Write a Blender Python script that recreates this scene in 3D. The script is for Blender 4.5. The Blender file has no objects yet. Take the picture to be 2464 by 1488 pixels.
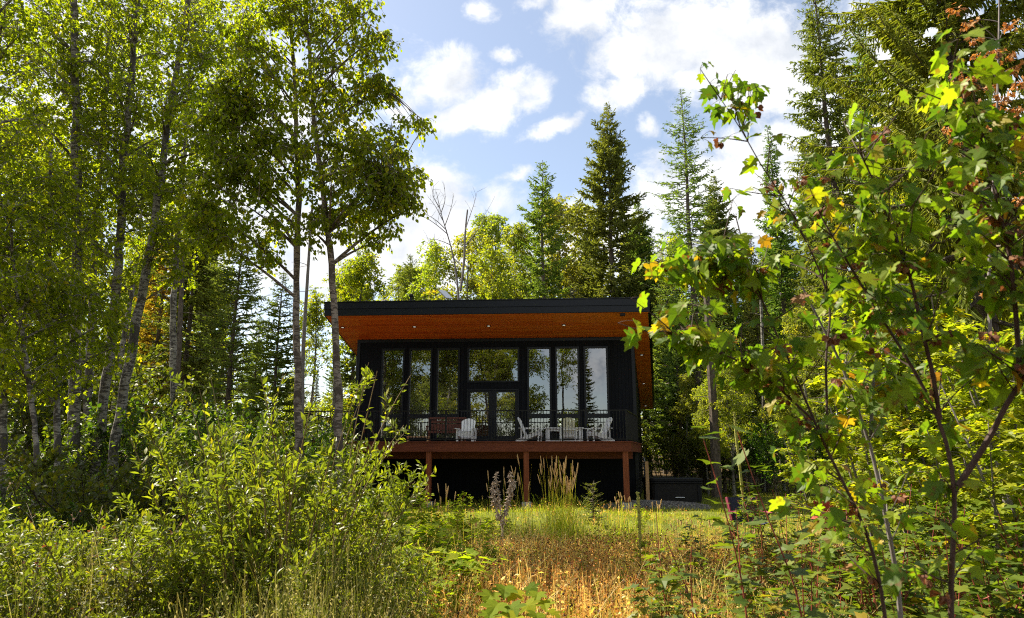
import bpy, math
import numpy as np
from mathutils import Vector

SC = bpy.context.scene
COL = SC.collection
EYE = 1.7
FPX = 1643.0
PITCH = math.radians(12.2)
CP, SP = math.cos(PITCH), math.sin(PITCH)

# ------------------------------------------------------------------ helpers
def azel(u, v):
    x, y = u - 1232.0, 744.0 - v
    h = FPX * CP - y * SP
    return x / h, (y * CP + FPX * SP) / h

def P(u, v, Y):
    a, e = azel(u, v)
    return np.array([a * Y, Y, EYE + e * Y])

def nrm(a):
    a = np.asarray(a, float)
    return a / np.maximum(np.linalg.norm(a, axis=-1, keepdims=True), 1e-9)

def tag(o, label=None, cat=None, group=None, kind=None):
    if label: o['label'] = label
    if cat: o['category'] = cat
    if group: o['group'] = group
    if kind: o['kind'] = kind
    return o

def empty(name, loc, label, cat, group=None, rz=0.0, scale=1.0):
    o = bpy.data.objects.new(name, None)
    COL.objects.link(o)
    o.location = loc
    o.rotation_euler = (0, 0, rz)
    o.scale = (scale,) * 3
    o.empty_display_size = 0.2
    return tag(o, label, cat, group)

class MB:
    def __init__(self):
        self.V, self.F, self.R, self.n = [], [], [], 0
    def add(self, V, F, r=0.5):
        V = np.asarray(V, float).reshape(-1, 3)
        if len(V) == 0: return
        for f in (F if isinstance(F, list) else [F]):
            f = np.asarray(f, np.int64)
            self.F.append(f + self.n)
        self.V.append(V)
        self.R.append(np.broadcast_to(np.asarray(r, float), (len(V),)) if np.ndim(r) <= 1 else np.asarray(r).ravel())
        self.n += len(V)
    def build(self, name, mat, parent=None, world=False, smooth=False):
        V = np.concatenate(self.V)
        if world and parent is not None:
            q = parent
            while q is not None:
                V = V - np.array(q.location); q = q.parent
        me = bpy.data.meshes.new(name)
        tot = [f.shape[1] for f in self.F]
        ls, loops, st = [], [], 0
        for f in self.F:
            k = f.shape[1]
            loops.append(f.ravel())
            ls.append(st + np.arange(len(f)) * k)
            st += f.size
        loops = np.concatenate(loops).astype(np.int32); ls = np.concatenate(ls).astype(np.int32)
        me.vertices.add(len(V)); me.vertices.foreach_set('co', V.astype(np.float32).ravel())
        me.loops.add(len(loops)); me.loops.foreach_set('vertex_index', loops)
        me.polygons.add(len(ls)); me.polygons.foreach_set('loop_start', ls)
        me.polygons.foreach_set('use_smooth', np.full(len(ls), smooth))
        at = me.attributes.new('rnd', 'FLOAT', 'POINT')
        at.data.foreach_set('value', np.concatenate(self.R).astype(np.float32))
        me.update(calc_edges=True)
        if mat: me.materials.append(mat)
        o = bpy.data.objects.new(name, me)
        COL.objects.link(o)
        if parent is not None: o.parent = parent
        return o
    # --- solids
    def hexa(self, c, r=0.5):          # 8 corners: bottom loop 0-3, top loop 4-7
        self.add(c, np.array([[3,2,1,0],[4,5,6,7],[0,1,5,4],[1,2,6,5],[2,3,7,6],[3,0,4,7]]), r)
    def box(self, x0, x1, y0, y1, z0, z1, r=0.5):
        self.hexa([(x0,y0,z0),(x1,y0,z0),(x1,y1,z0),(x0,y1,z0),(x0,y0,z1),(x1,y0,z1),(x1,y1,z1),(x0,y1,z1)], r)
    def beam(self, p, q, w, h, up=(0,0,1), r=0.5):   # bar from p to q, width w (sideways), height h (along up)
        p, q = np.array(p, float), np.array(q, float)
        t = nrm(q - p); s = nrm(np.cross(t, up)); u = nrm(np.cross(s, t))
        c = []
        for k in (-1, 1):
            for (e, d) in ((p, -1), (p, 1), (q, 1), (q, -1)):
                c.append(e + s * d * w / 2 + u * k * h / 2)
        self.hexa(c, r)
    def tubes(self, pts, rad, sides=6, r=0.5, cap=False):   # batch: pts (M,n,3) rad (M,n)
        pts = np.asarray(pts, float)
        if pts.ndim == 2: pts = pts[None]
        M, n, _ = pts.shape
        rad = np.broadcast_to(np.asarray(rad, float), (M, n))
        T = nrm(np.gradient(pts, axis=1))
        ref = np.where((np.abs(T[..., 2]).mean(1) > 0.8)[:, None], np.array([1.0, 0.13, 0.0]), np.array([0.0, 0.0, 1.0]))[:, None, :]
        B1 = nrm(np.cross(T, ref)); B2 = np.cross(T, B1)
        a = np.arange(sides) * 2 * math.pi / sides
        ring = pts[:, :, None] + rad[:, :, None, None] * (np.cos(a)[None, None, :, None] * B1[:, :, None] + np.sin(a)[None, None, :, None] * B2[:, :, None])
        V = ring.reshape(-1, 3)
        m, i, s = np.meshgrid(np.arange(M), np.arange(n - 1), np.arange(sides), indexing='ij')
        b = m * n * sides + i * sides
        s2 = (s + 1) % sides
        F = np.stack([b + s, b + s2, b + sides + s2, b + sides + s], -1).reshape(-1, 4)
        rr = np.repeat(np.broadcast_to(np.asarray(r, float), (M,)), n * sides)
        self.add(V, F, rr)
        if cap:
            for mm in range(M):
                o = mm * n * sides
                for e, flip in ((0, True), (n - 1, False)):
                    idx = np.arange(sides) + o + e * sides
                    self.F.append((idx[::-1] if flip else idx)[None, :] + self.n - len(V))
    def leaves(self, pos, axis, normal, size, T, F, rnd, width=1.0, jit=None):
        A = nrm(axis); B = nrm(np.cross(A, normal)); N = np.cross(B, A)
        N_ = len(pos); k = len(T)
        size = np.broadcast_to(np.asarray(size, float), (N_,))
        tx = T[None, :, 0] * np.broadcast_to(np.asarray(width, float), (N_,))[:, None]
        tz = T[None, :, 2] * (np.ones((N_, 1)) if jit is None else np.asarray(jit)[:, None])
        V = pos[:, None] + size[:, None, None] * (tx[..., None] * B[:, None] + T[None, :, 1, None] * A[:, None] + tz[..., None] * N[:, None])
        off = (np.arange(N_) * k)[:, None, None]
        FF = [(f[None] + off).reshape(-1, f.shape[1]) for f in (F if isinstance(F, list) else [F])]
        self.add(V.reshape(-1, 3), FF, np.repeat(rnd, k))

# leaf templates (base at 0,0  tip at 0,1)
T_OVAL = np.array([(0,0,0),(.30,.28,.06),(.30,.60,.05),(0,1,-.08),(-.30,.60,.05),(-.30,.28,.06),(0,.45,0)], float)
F_OVAL = np.array([[0,1,6],[1,2,6],[2,3,6],[3,4,6],[4,5,6],[5,0,6]])
T_DIA = np.array([(0,0,0),(.38,.42,.07),(0,1,-.06),(-.38,.42,.07)], float)
F_DIA = np.array([[0,1,2],[0,2,3]])
T_LANCE = np.array([(0,0,0),(.12,.25,.05),(.15,.55,.04),(0,1,-.10),(-.15,.55,.04),(-.12,.25,.05),(0,.5,0)], float)
F_LANCE = F_OVAL
T_STRIP = np.array([(0,0,0),(.10,.3,0),(.085,.75,0),(0,1.0,0),(-.085,.75,0),(-.10,.3,0)], float)
F_STRIP = [np.array([[0,1,2,3]]), np.array([[0,3,4,5]])]
def _maple():
    R = [(.13,-.05),(.33,.02),(.47,.16),(.36,.24),(.34,.32),(.50,.42),(.57,.63),(.40,.58),(.24,.56),(.24,.72),(.12,.80)]
    pts = [(0, 0.03)] + R + [(0, 1.0)] + [(-x, y) for x, y in R[::-1]]
    pts = np.array(pts)
    k = len(pts)
    V = np.zeros((k + 1, 3)); V[:k, :2] = pts; V[k, :2] = (0, .3)
    V[:, 2] = .22 * np.abs(V[:, 0]) ** 1.2 - .25 * np.maximum(0, V[:, 1] - .3) ** 2 - .12 * np.maximum(0, np.abs(V[:, 0]) - .3)
    F = np.array([[i, (i + 1) % k, k] for i in range(k)])
    return V, F
T_MAPLE, F_MAPLE = _maple()
def _maple_lo():
    R = [(.32,.0),(.44,.16),(.30,.27),(.54,.58),(.24,.54)]
    pts = [(0, 0.05)] + R + [(0, 1.0)] + [(-x, y) for x, y in R[::-1]]
    pts = np.array(pts); k = len(pts)
    V = np.zeros((k + 1, 3)); V[:k, :2] = pts; V[k, :2] = (0, .3)
    V[:, 2] = .2 * np.abs(V[:, 0]) - .2 * np.maximum(0, V[:, 1] - .3) ** 2
    return V, np.array([[i, (i + 1) % k, k] for i in range(k)])
T_MAPLO, F_MAPLO = _maple_lo()

# ------------------------------------------------------------------ materials
def new_mat(name):
    m = bpy.data.materials.new(name); m.use_nodes = True
    nt = m.node_tree; nt.nodes.clear()
    out = nt.nodes.new('ShaderNodeOutputMaterial')
    return m, nt, out

def ramp(nt, stops, fac):
    r = nt.nodes.new('ShaderNodeValToRGB')
    cr = r.color_ramp
    while len(cr.elements) < len(stops): cr.elements.new(0.5)
    for e, (p, c) in zip(cr.elements, stops):
        e.position = p; e.color = (*c, 1)
    nt.links.new(fac, r.inputs['Fac'])
    return r.outputs['Color']

def leaf_mat(name, stops, trans=0.42, tcol=(1.18, 1.2, .42), rough=.42, spec=.5, objvar=.0, gain=(1.45, 1.5, .7), tgain=2.3):
    stops = [(q, tuple(min(.85, a * g) for a, g in zip(c, gain))) for q, c in stops]
    m, nt, out = new_mat(name)
    at = nt.nodes.new('ShaderNodeAttribute'); at.attribute_name = 'rnd'
    col = ramp(nt, stops, at.outputs['Fac'])
    if objvar:
        oi = nt.nodes.new('ShaderNodeObjectInfo')
        hs = nt.nodes.new('ShaderNodeHueSaturation')
        mr = nt.nodes.new('ShaderNodeMapRange'); mr.inputs['To Min'].default_value = .5 - objvar * .12; mr.inputs['To Max'].default_value = .5 + objvar * .08
        mv = nt.nodes.new('ShaderNodeMapRange'); mv.inputs['To Min'].default_value = 1 - objvar * .4; mv.inputs['To Max'].default_value = 1 + objvar * .4
        nt.links.new(oi.outputs['Random'], mr.inputs['Value']); nt.links.new(oi.outputs['Random'], mv.inputs['Value'])
        nt.links.new(mr.outputs[0], hs.inputs['Hue']); nt.links.new(mv.outputs[0], hs.inputs['Value']); nt.links.new(col, hs.inputs['Color'])
        col = hs.outputs['Color']
    b = nt.nodes.new('ShaderNodeBsdfPrincipled')
    b.inputs['Roughness'].default_value = rough; b.inputs['Specular IOR Level'].default_value = spec
    nt.links.new(col, b.inputs['Base Color'])
    t = nt.nodes.new('ShaderNodeBsdfTranslucent')
    mx = nt.nodes.new('ShaderNodeMix'); mx.data_type = 'RGBA'; mx.blend_type = 'MULTIPLY'; mx.inputs['Factor'].default_value = 1
    nt.links.new(col, mx.inputs['A']); mx.inputs['B'].default_value = (*[c * tgain for c in tcol], 1)
    nt.links.new(mx.outputs['Result'], t.inputs['Color'])
    ms = nt.nodes.new('ShaderNodeMixShader'); ms.inputs['Fac'].default_value = trans
    nt.links.new(b.outputs[0], ms.inputs[1]); nt.links.new(t.outputs[0], ms.inputs[2]); nt.links.new(ms.outputs[0], out.inputs['Surface'])
    return m

def noise_mat(name, stops, scale=(4, 4, 4), detail=6, rough=.8, bump=.0, spec=.3, rot=0.0, distort=0, metallic=0):
    m, nt, out = new_mat(name)
    tc = nt.nodes.new('ShaderNodeTexCoord'); mp = nt.nodes.new('ShaderNodeMapping')
    mp.inputs['Scale'].default_value = scale; mp.inputs['Rotation'].default_value = (0, 0, rot)
    nz = nt.nodes.new('ShaderNodeTexNoise'); nz.inputs['Scale'].default_value = 1; nz.inputs['Detail'].default_value = detail
    nz.inputs['Roughness'].default_value = .62; nz.inputs['Distortion'].default_value = distort
    nt.links.new(tc.outputs['Object'], mp.inputs[0]); nt.links.new(mp.outputs[0], nz.inputs['Vector'])
    col = ramp(nt, stops, nz.outputs['Fac'])
    b = nt.nodes.new('ShaderNodeBsdfPrincipled'); b.inputs['Roughness'].default_value = rough; b.inputs['Specular IOR Level'].default_value = spec
    b.inputs['Metallic'].default_value = metallic
    nt.links.new(col, b.inputs['Base Color'])
    if bump:
        bp = nt.nodes.new('ShaderNodeBump'); bp.inputs['Strength'].default_value = bump; bp.inputs['Distance'].default_value = .02
        nt.links.new(nz.outputs['Fac'], bp.inputs['Height']); nt.links.new(bp.outputs[0], b.inputs['Normal'])
    nt.links.new(b.outputs[0], out.inputs['Surface'])
    return m

def plank_mat(name, cols, length=3.0, width=.13, rot=0.0, rough=.45, gap=.006, gapcol=(.02, .008, .004), plane='XY', bump=.4, spec=.4, grain=60):
    """boards: brick pattern + stretched grain"""
    m, nt, out = new_mat(name)
    tc = nt.nodes.new('ShaderNodeTexCoord'); mp = nt.nodes.new('ShaderNodeMapping')
    mp.inputs['Rotation'].default_value = (0, 0, rot)
    src = tc.outputs['Object']
    if plane != 'XY':
        sx = nt.nodes.new('ShaderNodeSeparateXYZ'); cx = nt.nodes.new('ShaderNodeCombineXYZ')
        nt.links.new(src, sx.inputs[0])
        a, bb = {'XZ': ('X', 'Z'), 'ZX': ('Z', 'X')}[plane]
        nt.links.new(sx.outputs[a], cx.inputs['X']); nt.links.new(sx.outputs[bb], cx.inputs['Y']); src = cx.outputs[0]
    nt.links.new(src, mp.inputs[0])
    br = nt.nodes.new('ShaderNodeTexBrick'); br.inputs['Scale'].default_value = 1
    br.inputs['Brick Width'].default_value = length; br.inputs['Row Height'].default_value = width
    br.inputs['Mortar Size'].default_value = gap; br.inputs['Mortar Smooth'].default_value = .1
    br.offset = .37; br.offset_frequency = 2
    br.inputs['Color1'].default_value = (0, 0, 0, 1); br.inputs['Color2'].default_value = (1, 1, 1, 1); br.inputs['Mortar'].default_value = (.5, .5, .5, 1)
    nt.links.new(mp.outputs[0], br.inputs['Vector'])
    mp2 = nt.nodes.new('ShaderNodeMapping'); mp2.inputs['Scale'].default_value = (1.5, grain, grain)
    nt.links.new(mp.outputs[0], mp2.inputs[0])
    nz = nt.nodes.new('ShaderNodeTexNoise'); nz.inputs['Scale'].default_value = 1; nz.inputs['Detail'].default_value = 5
    nt.links.new(mp2.outputs[0], nz.inputs['Vector'])
    ad = nt.nodes.new('ShaderNodeMath'); ad.operation = 'MULTIPLY_ADD'; ad.inputs[1].default_value = .55
    nt.links.new(br.outputs['Color'], ad.inputs[0])
    sc = nt.nodes.new('ShaderNodeMath'); sc.operation = 'MULTIPLY'; sc.inputs[1].default_value = .6
    nt.links.new(nz.outputs['Fac'], sc.inputs[0]); nt.links.new(sc.outputs[0], ad.inputs[2])
    col = ramp(nt, [(0.1, cols[0]), (.5, cols[1]), (.9, cols[2])], ad.outputs[0])
    mx = nt.nodes.new('ShaderNodeMix'); mx.data_type = 'RGBA'; mx.inputs['B'].default_value = (*gapcol, 1)
    nt.links.new(br.outputs['Fac'], mx.inputs['Factor']); nt.links.new(col, mx.inputs['A'])
    b = nt.nodes.new('ShaderNodeBsdfPrincipled'); b.inputs['Roughness'].default_value = rough; b.inputs['Specular IOR Level'].default_value = spec
    nt.links.new(mx.outputs['Result'], b.inputs['Base Color'])
    bp = nt.nodes.new('ShaderNodeBump'); bp.inputs['Strength'].default_value = bump; bp.inputs['Distance'].default_value = .006; bp.invert = True
    nt.links.new(br.outputs['Fac'], bp.inputs['Height']); nt.links.new(bp.outputs[0], b.inputs['Normal'])
    nt.links.new(b.outputs[0], out.inputs['Surface'])
    return m

def birch_bark(name, white=(.31, .28, .24), dark=(.035, .028, .022)):
    m, nt, out = new_mat(name)
    tc = nt.nodes.new('ShaderNodeTexCoord')
    def nz(scale, detail, dist=0):
        mp = nt.nodes.new('ShaderNodeMapping'); mp.inputs['Scale'].default_value = scale
        n = nt.nodes.new('ShaderNodeTexNoise'); n.inputs['Scale'].default_value = 1; n.inputs['Detail'].default_value = detail; n.inputs['Distortion'].default_value = dist
        nt.links.new(tc.outputs['Object'], mp.inputs[0]); nt.links.new(mp.outputs[0], n.inputs['Vector'])
        return n.outputs['Fac']
    a = ramp(nt, [(.49, (0, 0, 0)), (.56, (1, 1, 1))], nz((6, 6, 17), 6, 1.2))
    b_ = ramp(nt, [(.52, (0, 0, 0)), (.57, (1, 1, 1))], nz((2.2, 2.2, 2.0), 5, .8))
    mx0 = nt.nodes.new('ShaderNodeMix'); mx0.data_type = 'RGBA'; mx0.blend_type = 'LIGHTEN'; mx0.inputs['Factor'].default_value = 1
    nt.links.new(a, mx0.inputs['A']); nt.links.new(b_, mx0.inputs['B'])
    tint = ramp(nt, [(.3, tuple(c * .75 for c in white)), (.7, white)], nz((9, 9, 3), 6))
    mx = nt.nodes.new('ShaderNodeMix'); mx.data_type = 'RGBA'; mx.inputs['B'].default_value = (*dark, 1)
    fm = nt.nodes.new('ShaderNodeMath'); fm.operation = 'MULTIPLY'; fm.inputs[1].default_value = .85
    nt.links.new(mx0.outputs['Result'], fm.inputs[0]); nt.links.new(fm.outputs[0], mx.inputs['Factor']); nt.links.new(tint, mx.inputs['A'])
    b = nt.nodes.new('ShaderNodeBsdfPrincipled'); b.inputs['Roughness'].default_value = .75; b.inputs['Specular IOR Level'].default_value = .25
    nt.links.new(mx.outputs['Result'], b.inputs['Base Color'])
    bp = nt.nodes.new('ShaderNodeBump'); bp.inputs['Strength'].default_value = .5; bp.inputs['Distance'].default_value = .01
    nt.links.new(mx0.outputs['Result'], bp.inputs['Height']); nt.links.new(bp.outputs[0], b.inputs['Normal'])
    nt.links.new(b.outputs[0], out.inputs['Surface'])
    return m

def plain(name, col, rough=.5, spec=.5, metallic=0.0, var=.15, scale=12):
    c0 = tuple(c * (1 - var) for c in col); c1 = tuple(min(1, c * (1 + var)) for c in col)
    return noise_mat(name, [(.3, c0), (.7, c1)], scale=(scale,) * 3, detail=4, rough=rough, spec=spec, metallic=metallic)

def glass_mat(name):
    m, nt, out = new_mat(name)
    tr = nt.nodes.new('ShaderNodeBsdfTransparent'); tr.inputs['Color'].default_value = (.80, .84, .80, 1)
    gl = nt.nodes.new('ShaderNodeBsdfGlossy'); gl.inputs['Roughness'].default_value = .004; gl.inputs['Color'].default_value = (.95, .97, 1, 1)
    tc = nt.nodes.new('ShaderNodeTexCoord'); nz = nt.nodes.new('ShaderNodeTexNoise'); nz.inputs['Scale'].default_value = 1.3; nz.inputs['Detail'].default_value = 1
    bp = nt.nodes.new('ShaderNodeBump'); bp.inputs['Strength'].default_value = .05; bp.inputs['Distance'].default_value = .02
    nt.links.new(tc.outputs['Object'], nz.inputs['Vector']); nt.links.new(nz.outputs['Fac'], bp.inputs['Height']); nt.links.new(bp.outputs[0], gl.inputs['Normal'])
    ms = nt.nodes.new('ShaderNodeMixShader')
    fr = nt.nodes.new('ShaderNodeFresnel'); fr.inputs['IOR'].default_value = 1.52
    mu = nt.nodes.new('ShaderNodeMath'); mu.operation = 'MULTIPLY_ADD'; mu.inputs[1].default_value = 2.2; mu.inputs[2].default_value = .16; mu.use_clamp = True
    nt.links.new(fr.outputs[0], mu.inputs[0]); nt.links.new(mu.outputs[0], ms.inputs['Fac'])
    nt.links.new(tr.outputs[0], ms.inputs[1]); nt.links.new(gl.outputs[0], ms.inputs[2]); nt.links.new(ms.outputs[0], out.inputs['Surface'])
    return m

YAW = math.atan2(.72, 11.43)     # the cabin front recedes to the left
M = {}
M['siding'] = plank_mat('dark_siding', [(.0035, .004, .006), (.005, .006, .009), (.007, .008, .0125)], length=9, width=.14, rot=0, plane='ZX', rough=.55, gap=.008, gapcol=(.001, .001, .0015), grain=8, spec=.10)
M['metal'] = plain('dark_metal', (.005, .0065, .012), rough=.35, spec=.28, var=.1)
M['black'] = plain('black_metal', (.004, .004, .005), rough=.45, spec=.3)
M['soffit'] = plank_mat('cedar_soffit', [(.58, .105, .014), (.86, .185, .024), (.93, .28, .05)], length=2.9, width=.105, rot=YAW, rough=.5, gap=.004, gapcol=(.12, .03, .008), grain=50)
M['soffit_side'] = plank_mat('cedar_side_soffit', [(.58, .105, .014), (.86, .185, .024), (.93, .28, .05)], length=2.9, width=.105, rot=YAW, rough=.5, gap=.004, gapcol=(.12, .03, .008), grain=50)
M['deckwood'] = noise_mat('stained_deck_wood', [(.25, (.075, .013, .006)), (.5, (.125, .026, .011)), (.75, (.175, .042, .018))], scale=(3, 30, 30), detail=6, rough=.6, bump=.15, rot=YAW)
M['postwood'] = noise_mat('stained_post_wood', [(.25, (.12, .026, .010)), (.5, (.19, .046, .017)), (.75, (.26, .072, .028))], scale=(28, 28, 1.6), detail=6, rough=.6, bump=.15)
M['benchwood'] = noise_mat('red_brown_bench_wood', [(.3, (.08, .022, .013)), (.7, (.14, .045, .026))], scale=(2, 30, 30), detail=5, rough=.6)
M['rawwood'] = noise_mat('pale_post_wood', [(.3, (.36, .20, .09)), (.7, (.52, .32, .15))], scale=(30, 30, 2), detail=5, rough=.7)
M['barnwood'] = plank_mat('barn_door_wood', [(.20, .11, .05), (.28, .16, .075), (.36, .21, .10)], length=4, width=.15, plane='ZX', grain=40)
M['white'] = plain('white_poly_lumber', (.78, .77, .74), rough=.5, spec=.4, var=.04)
M['concrete'] = noise_mat('concrete', [(.3, (.30, .29, .27)), (.7, (.48, .46, .43))], scale=(14,) * 3, rough=.9, bump=.2)
M['plaster'] = noise_mat('pale_interior', [(.3, (.60, .57, .44)), (.7, (.68, .65, .51))], scale=(1, 1, 1), rough=.9)
M['floor'] = plain('interior_floor', (.22, .15, .09), rough=.5)
M['glass'] = glass_mat('window_glass')
M['lampglow'] = plain('lamp_lens', (.85, .85, .82), rough=.3)
M['tub'] = plain('grey_tub_cabinet', (.022, .020, .019), rough=.7, spec=.12, var=.3)
M['tubcover'] = plain('dark_tub_cover', (.012, .012, .014), rough=.5, spec=.15)
M['birch'] = birch_bark('birch_bark')
M['birch_warm'] = birch_bark('tan_birch_bark', white=(.29, .235, .19), dark=(.05, .035, .025))
M['twig'] = plain('dark_twig_bark', (.045, .033, .024), rough=.85, var=.3)
M['cbark'] = noise_mat('conifer_bark', [(.3, (.045, .034, .026)), (.7, (.17, .135, .105))], scale=(14, 14, 5), rough=.95, bump=.7)
M['aspenbark'] = birch_bark('aspen_bark', white=(.34, .32, .27))
M['greystem'] = noise_mat('grey_stem_bark', [(.3, (.10, .085, .08)), (.7, (.24, .21, .20))], scale=(30, 30, 8), rough=.8)
M['mapstem'] = noise_mat('dark_maple_bark', [(.3, (.035, .018, .014)), (.7, (.09, .05, .04))], scale=(40, 40, 10), rough=.7)
M['redstem'] = noise_mat('red_stem_bark', [(.3, (.13, .028, .02)), (.7, (.34, .07, .045))], scale=(20, 20, 5), rough=.55)
M['willowstem'] = noise_mat('willow_stem_bark', [(.3, (.12, .08, .03)), (.7, (.26, .19, .08))], scale=(20, 20, 5), rough=.7)
G = lambda *a: list(a)
M['l_birch'] = leaf_mat('birch_leaf', G((0, (.038, .054, .008)), (.35, (.068, .088, .010)), (.70, (.112, .124, .013)), (.88, (.18, .155, .015)), (1, (.30, .19, .018))), trans=.58, rough=.6, spec=.18, gain=(1.75, 1.75, .7), tgain=2.2)
M['l_birch_dk'] = leaf_mat('deep_green_birch_leaf', G((0, (.040, .058, .008)), (.4, (.075, .096, .010)), (.78, (.122, .136, .012)), (.93, (.19, .165, .014)), (1, (.26, .18, .015))), trans=.58, rough=.6, spec=.18, gain=(1.75, 1.75, .7), tgain=2.2)
M['l_aspen'] = leaf_mat('aspen_leaf', G((0, (.065, .09, .025)), (.5, (.12, .135, .034)), (.85, (.18, .175, .04)), (1, (.28, .20, .035))), trans=.42, objvar=.25, spec=.25, rough=.6)
M['l_yellow'] = leaf_mat('yellowing_leaf', G((0, (.075, .105, .02)), (.45, (.13, .15, .025)), (.8, (.18, .18, .028)), (1, (.27, .19, .03))), trans=.42, objvar=.15, spec=.25, rough=.6)
M['l_willow'] = leaf_mat('willow_leaf', G((0, (.046, .060, .014)), (.35, (.078, .096, .020)), (.75, (.12, .135, .026)), (.94, (.18, .165, .03)), (1, (.30, .18, .035))), trans=.44, rough=.45, spec=.38, tgain=1.75)
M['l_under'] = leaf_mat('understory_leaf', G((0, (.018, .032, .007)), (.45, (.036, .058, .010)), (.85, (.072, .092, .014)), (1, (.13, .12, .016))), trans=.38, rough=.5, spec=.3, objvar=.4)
M['l_maple'] = leaf_mat('maple_leaf', G((0, (.036, .064, .014)), (.3, (.060, .090, .012)), (.66, (.090, .120, .012)), (.91, (.135, .148, .016)), (.955, (.20, .125, .014)), (.985, (.17, .07, .02)), (1, (.12, .05, .025))), trans=.50, rough=.5, spec=.3, gain=(1.9, 2.0, .9), tgain=1.6, tcol=(1.1, 1.2, .45))
M['l_mapbg'] = leaf_mat('bright_maple_leaf', G((0, (.075, .105, .014)), (.5, (.155, .165, .016)), (.85, (.23, .205, .02)), (1, (.36, .20, .02))), trans=.46, rough=.5, spec=.3, gain=(1.2, 1.35, .7), tgain=1.8)
M['l_thicket'] = leaf_mat('dogwood_leaf', G((0, (.040, .068, .012)), (.5, (.085, .11, .015)), (.85, (.15, .155, .018)), (1, (.30, .16, .02))), trans=.42, rough=.5, spec=.3, gain=(1.1, 1.2, .8), tgain=1.7)
def blotch(m, scale, lo, hi, colr, amt):
    nt = m.node_tree
    pb = next(n for n in nt.nodes if n.type == 'BSDF_PRINCIPLED'); src = pb.inputs['Base Color'].links[0].from_socket
    tc = nt.nodes.new('ShaderNodeTexCoord'); nz = nt.nodes.new('ShaderNodeTexNoise'); nz.inputs['Scale'].default_value = scale; nz.inputs['Detail'].default_value = 5
    nt.links.new(tc.outputs['Object'], nz.inputs['Vector'])
    f = ramp(nt, [(lo, (0, 0, 0)), (hi, (amt,) * 3)], nz.outputs['Fac'])
    mx = nt.nodes.new('ShaderNodeMix'); mx.data_type = 'RGBA'; mx.inputs['B'].default_value = (*colr, 1)
    nt.links.new(f, mx.inputs['Factor']); nt.links.new(src, mx.inputs['A'])
    for l in list(src.links):
        if l.to_node != mx: nt.links.new(mx.outputs['Result'], l.to_socket)
blotch(M['l_maple'], 34, .58, .66, (.16, .07, .02), .8)
M['l_broad'] = leaf_mat('broad_leaf', G((0, (.085, .13, .014)), (.6, (.165, .20, .016)), (1, (.27, .25, .02))), trans=.5, rough=.7, spec=.1, gain=(1.15, 1.2, .6), tgain=1.9)
M['l_orange'] = leaf_mat('orange_dry_leaf', G((0, (.28, .11, .028)), (.6, (.44, .20, .055)), (1, (.50, .30, .11))), trans=.35, tcol=(1.1, .9, .5), rough=.7, gain=(1, 1, 1), tgain=1.2)
M['l_brown'] = leaf_mat('brown_dry_leaf', G((0, (.16, .06, .03)), (.6, (.26, .11, .05)), (1, (.36, .17, .08))), trans=.3, tcol=(1.1, .8, .5), rough=.8, gain=(.9, .9, .9), tgain=1.1)
M['n_spruce'] = leaf_mat('spruce_needle', G((0, (.024, .040, .014)), (.5, (.042, .062, .022)), (1, (.075, .095, .032))), trans=.25, rough=.6, spec=.2, objvar=.35, gain=(3.1, 2.9, 1.6))
M['n_light'] = leaf_mat('light_fir_needle', G((0, (.045, .065, .018)), (.5, (.085, .100, .026)), (1, (.14, .14, .038))), trans=.3, rough=.6, spec=.15, gain=(1.95, 1.9, 1.05), tgain=1.9)
M['n_olive'] = leaf_mat('olive_spruce_needle', G((0, (.040, .055, .020)), (.5, (.075, .085, .034)), (1, (.12, .125, .05))), trans=.25, rough=.6, spec=.2, objvar=.3, gain=(1.85, 2.15, 1.3))
M['n_larch'] = leaf_mat('rusty_conifer_needle', G((0, (.12, .09, .03)), (.5, (.20, .14, .04)), (1, (.30, .19, .05))), trans=.25, rough=.6, spec=.25)
M['meadow'] = leaf_mat('dry_meadow_stem', G((0, (.045, .022, .012)), (.08, (.10, .05, .022)), (.20, (.22, .105, .035)), (.42, (.37, .20, .065)), (.60, (.47, .31, .11)), (.70, (.54, .42, .20)), (.78, (.42, .38, .07)), (.93, (.22, .27, .04)), (1, (.75, .68, .52))), trans=.35, tcol=(1.1, .95, .6), rough=.7, spec=.2, gain=(1.1, 1.1, 1))
M['grass'] = leaf_mat('grass_blade', G((0, (.06, .085, .012)), (.5, (.14, .16, .02)), (.85, (.25, .23, .045)), (1, (.42, .34, .13))), trans=.35, tcol=(1.15, 1.1, .5), rough=.55, spec=.3)
M['reed'] = leaf_mat('reed_stem', G((0, (.12, .17, .02)), (.45, (.24, .27, .04)), (.75, (.36, .31, .07)), (1, (.48, .34, .14))), trans=.3, tcol=(1.1, 1.05, .5), rough=.6, spec=.25)
M['seed'] = noise_mat('tan_seed_head', [(.3, (.40, .24, .09)), (.7, (.64, .43, .19))], scale=(60, 60, 60), rough=.9)
M['mullein'] = noise_mat('mullein_spike', [(.3, (.20, .20, .04)), (.55, (.36, .35, .08)), (.8, (.55, .50, .14))], scale=(50, 50, 50), rough=.85, bump=.4)
M['drystalk'] = noise_mat('dry_grey_stalk', [(.3, (.30, .22, .16)), (.7, (.56, .45, .34))], scale=(20, 20, 20), rough=.95)
M['red_cloth'] = noise_mat('red_quilted_cloth', [(.3, (.30, .035, .035)), (.7, (.46, .08, .07))], scale=(9, 9, 9), rough=.8, bump=.3)
M['magenta'] = plain('magenta_cloth', (.20, .018, .05), rough=.8)
M['navy'] = plain('navy_cloth', (.012, .016, .05), rough=.7)
M['maroon'] = plain('maroon_towel', (.06, .02, .03), rough=.95)
M['greycloth'] = plain('grey_towel', (.30, .31, .34), rough=.95)
M['dish'] = plain('white_dish', (.72, .73, .76), rough=.4, var=.03)
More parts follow.
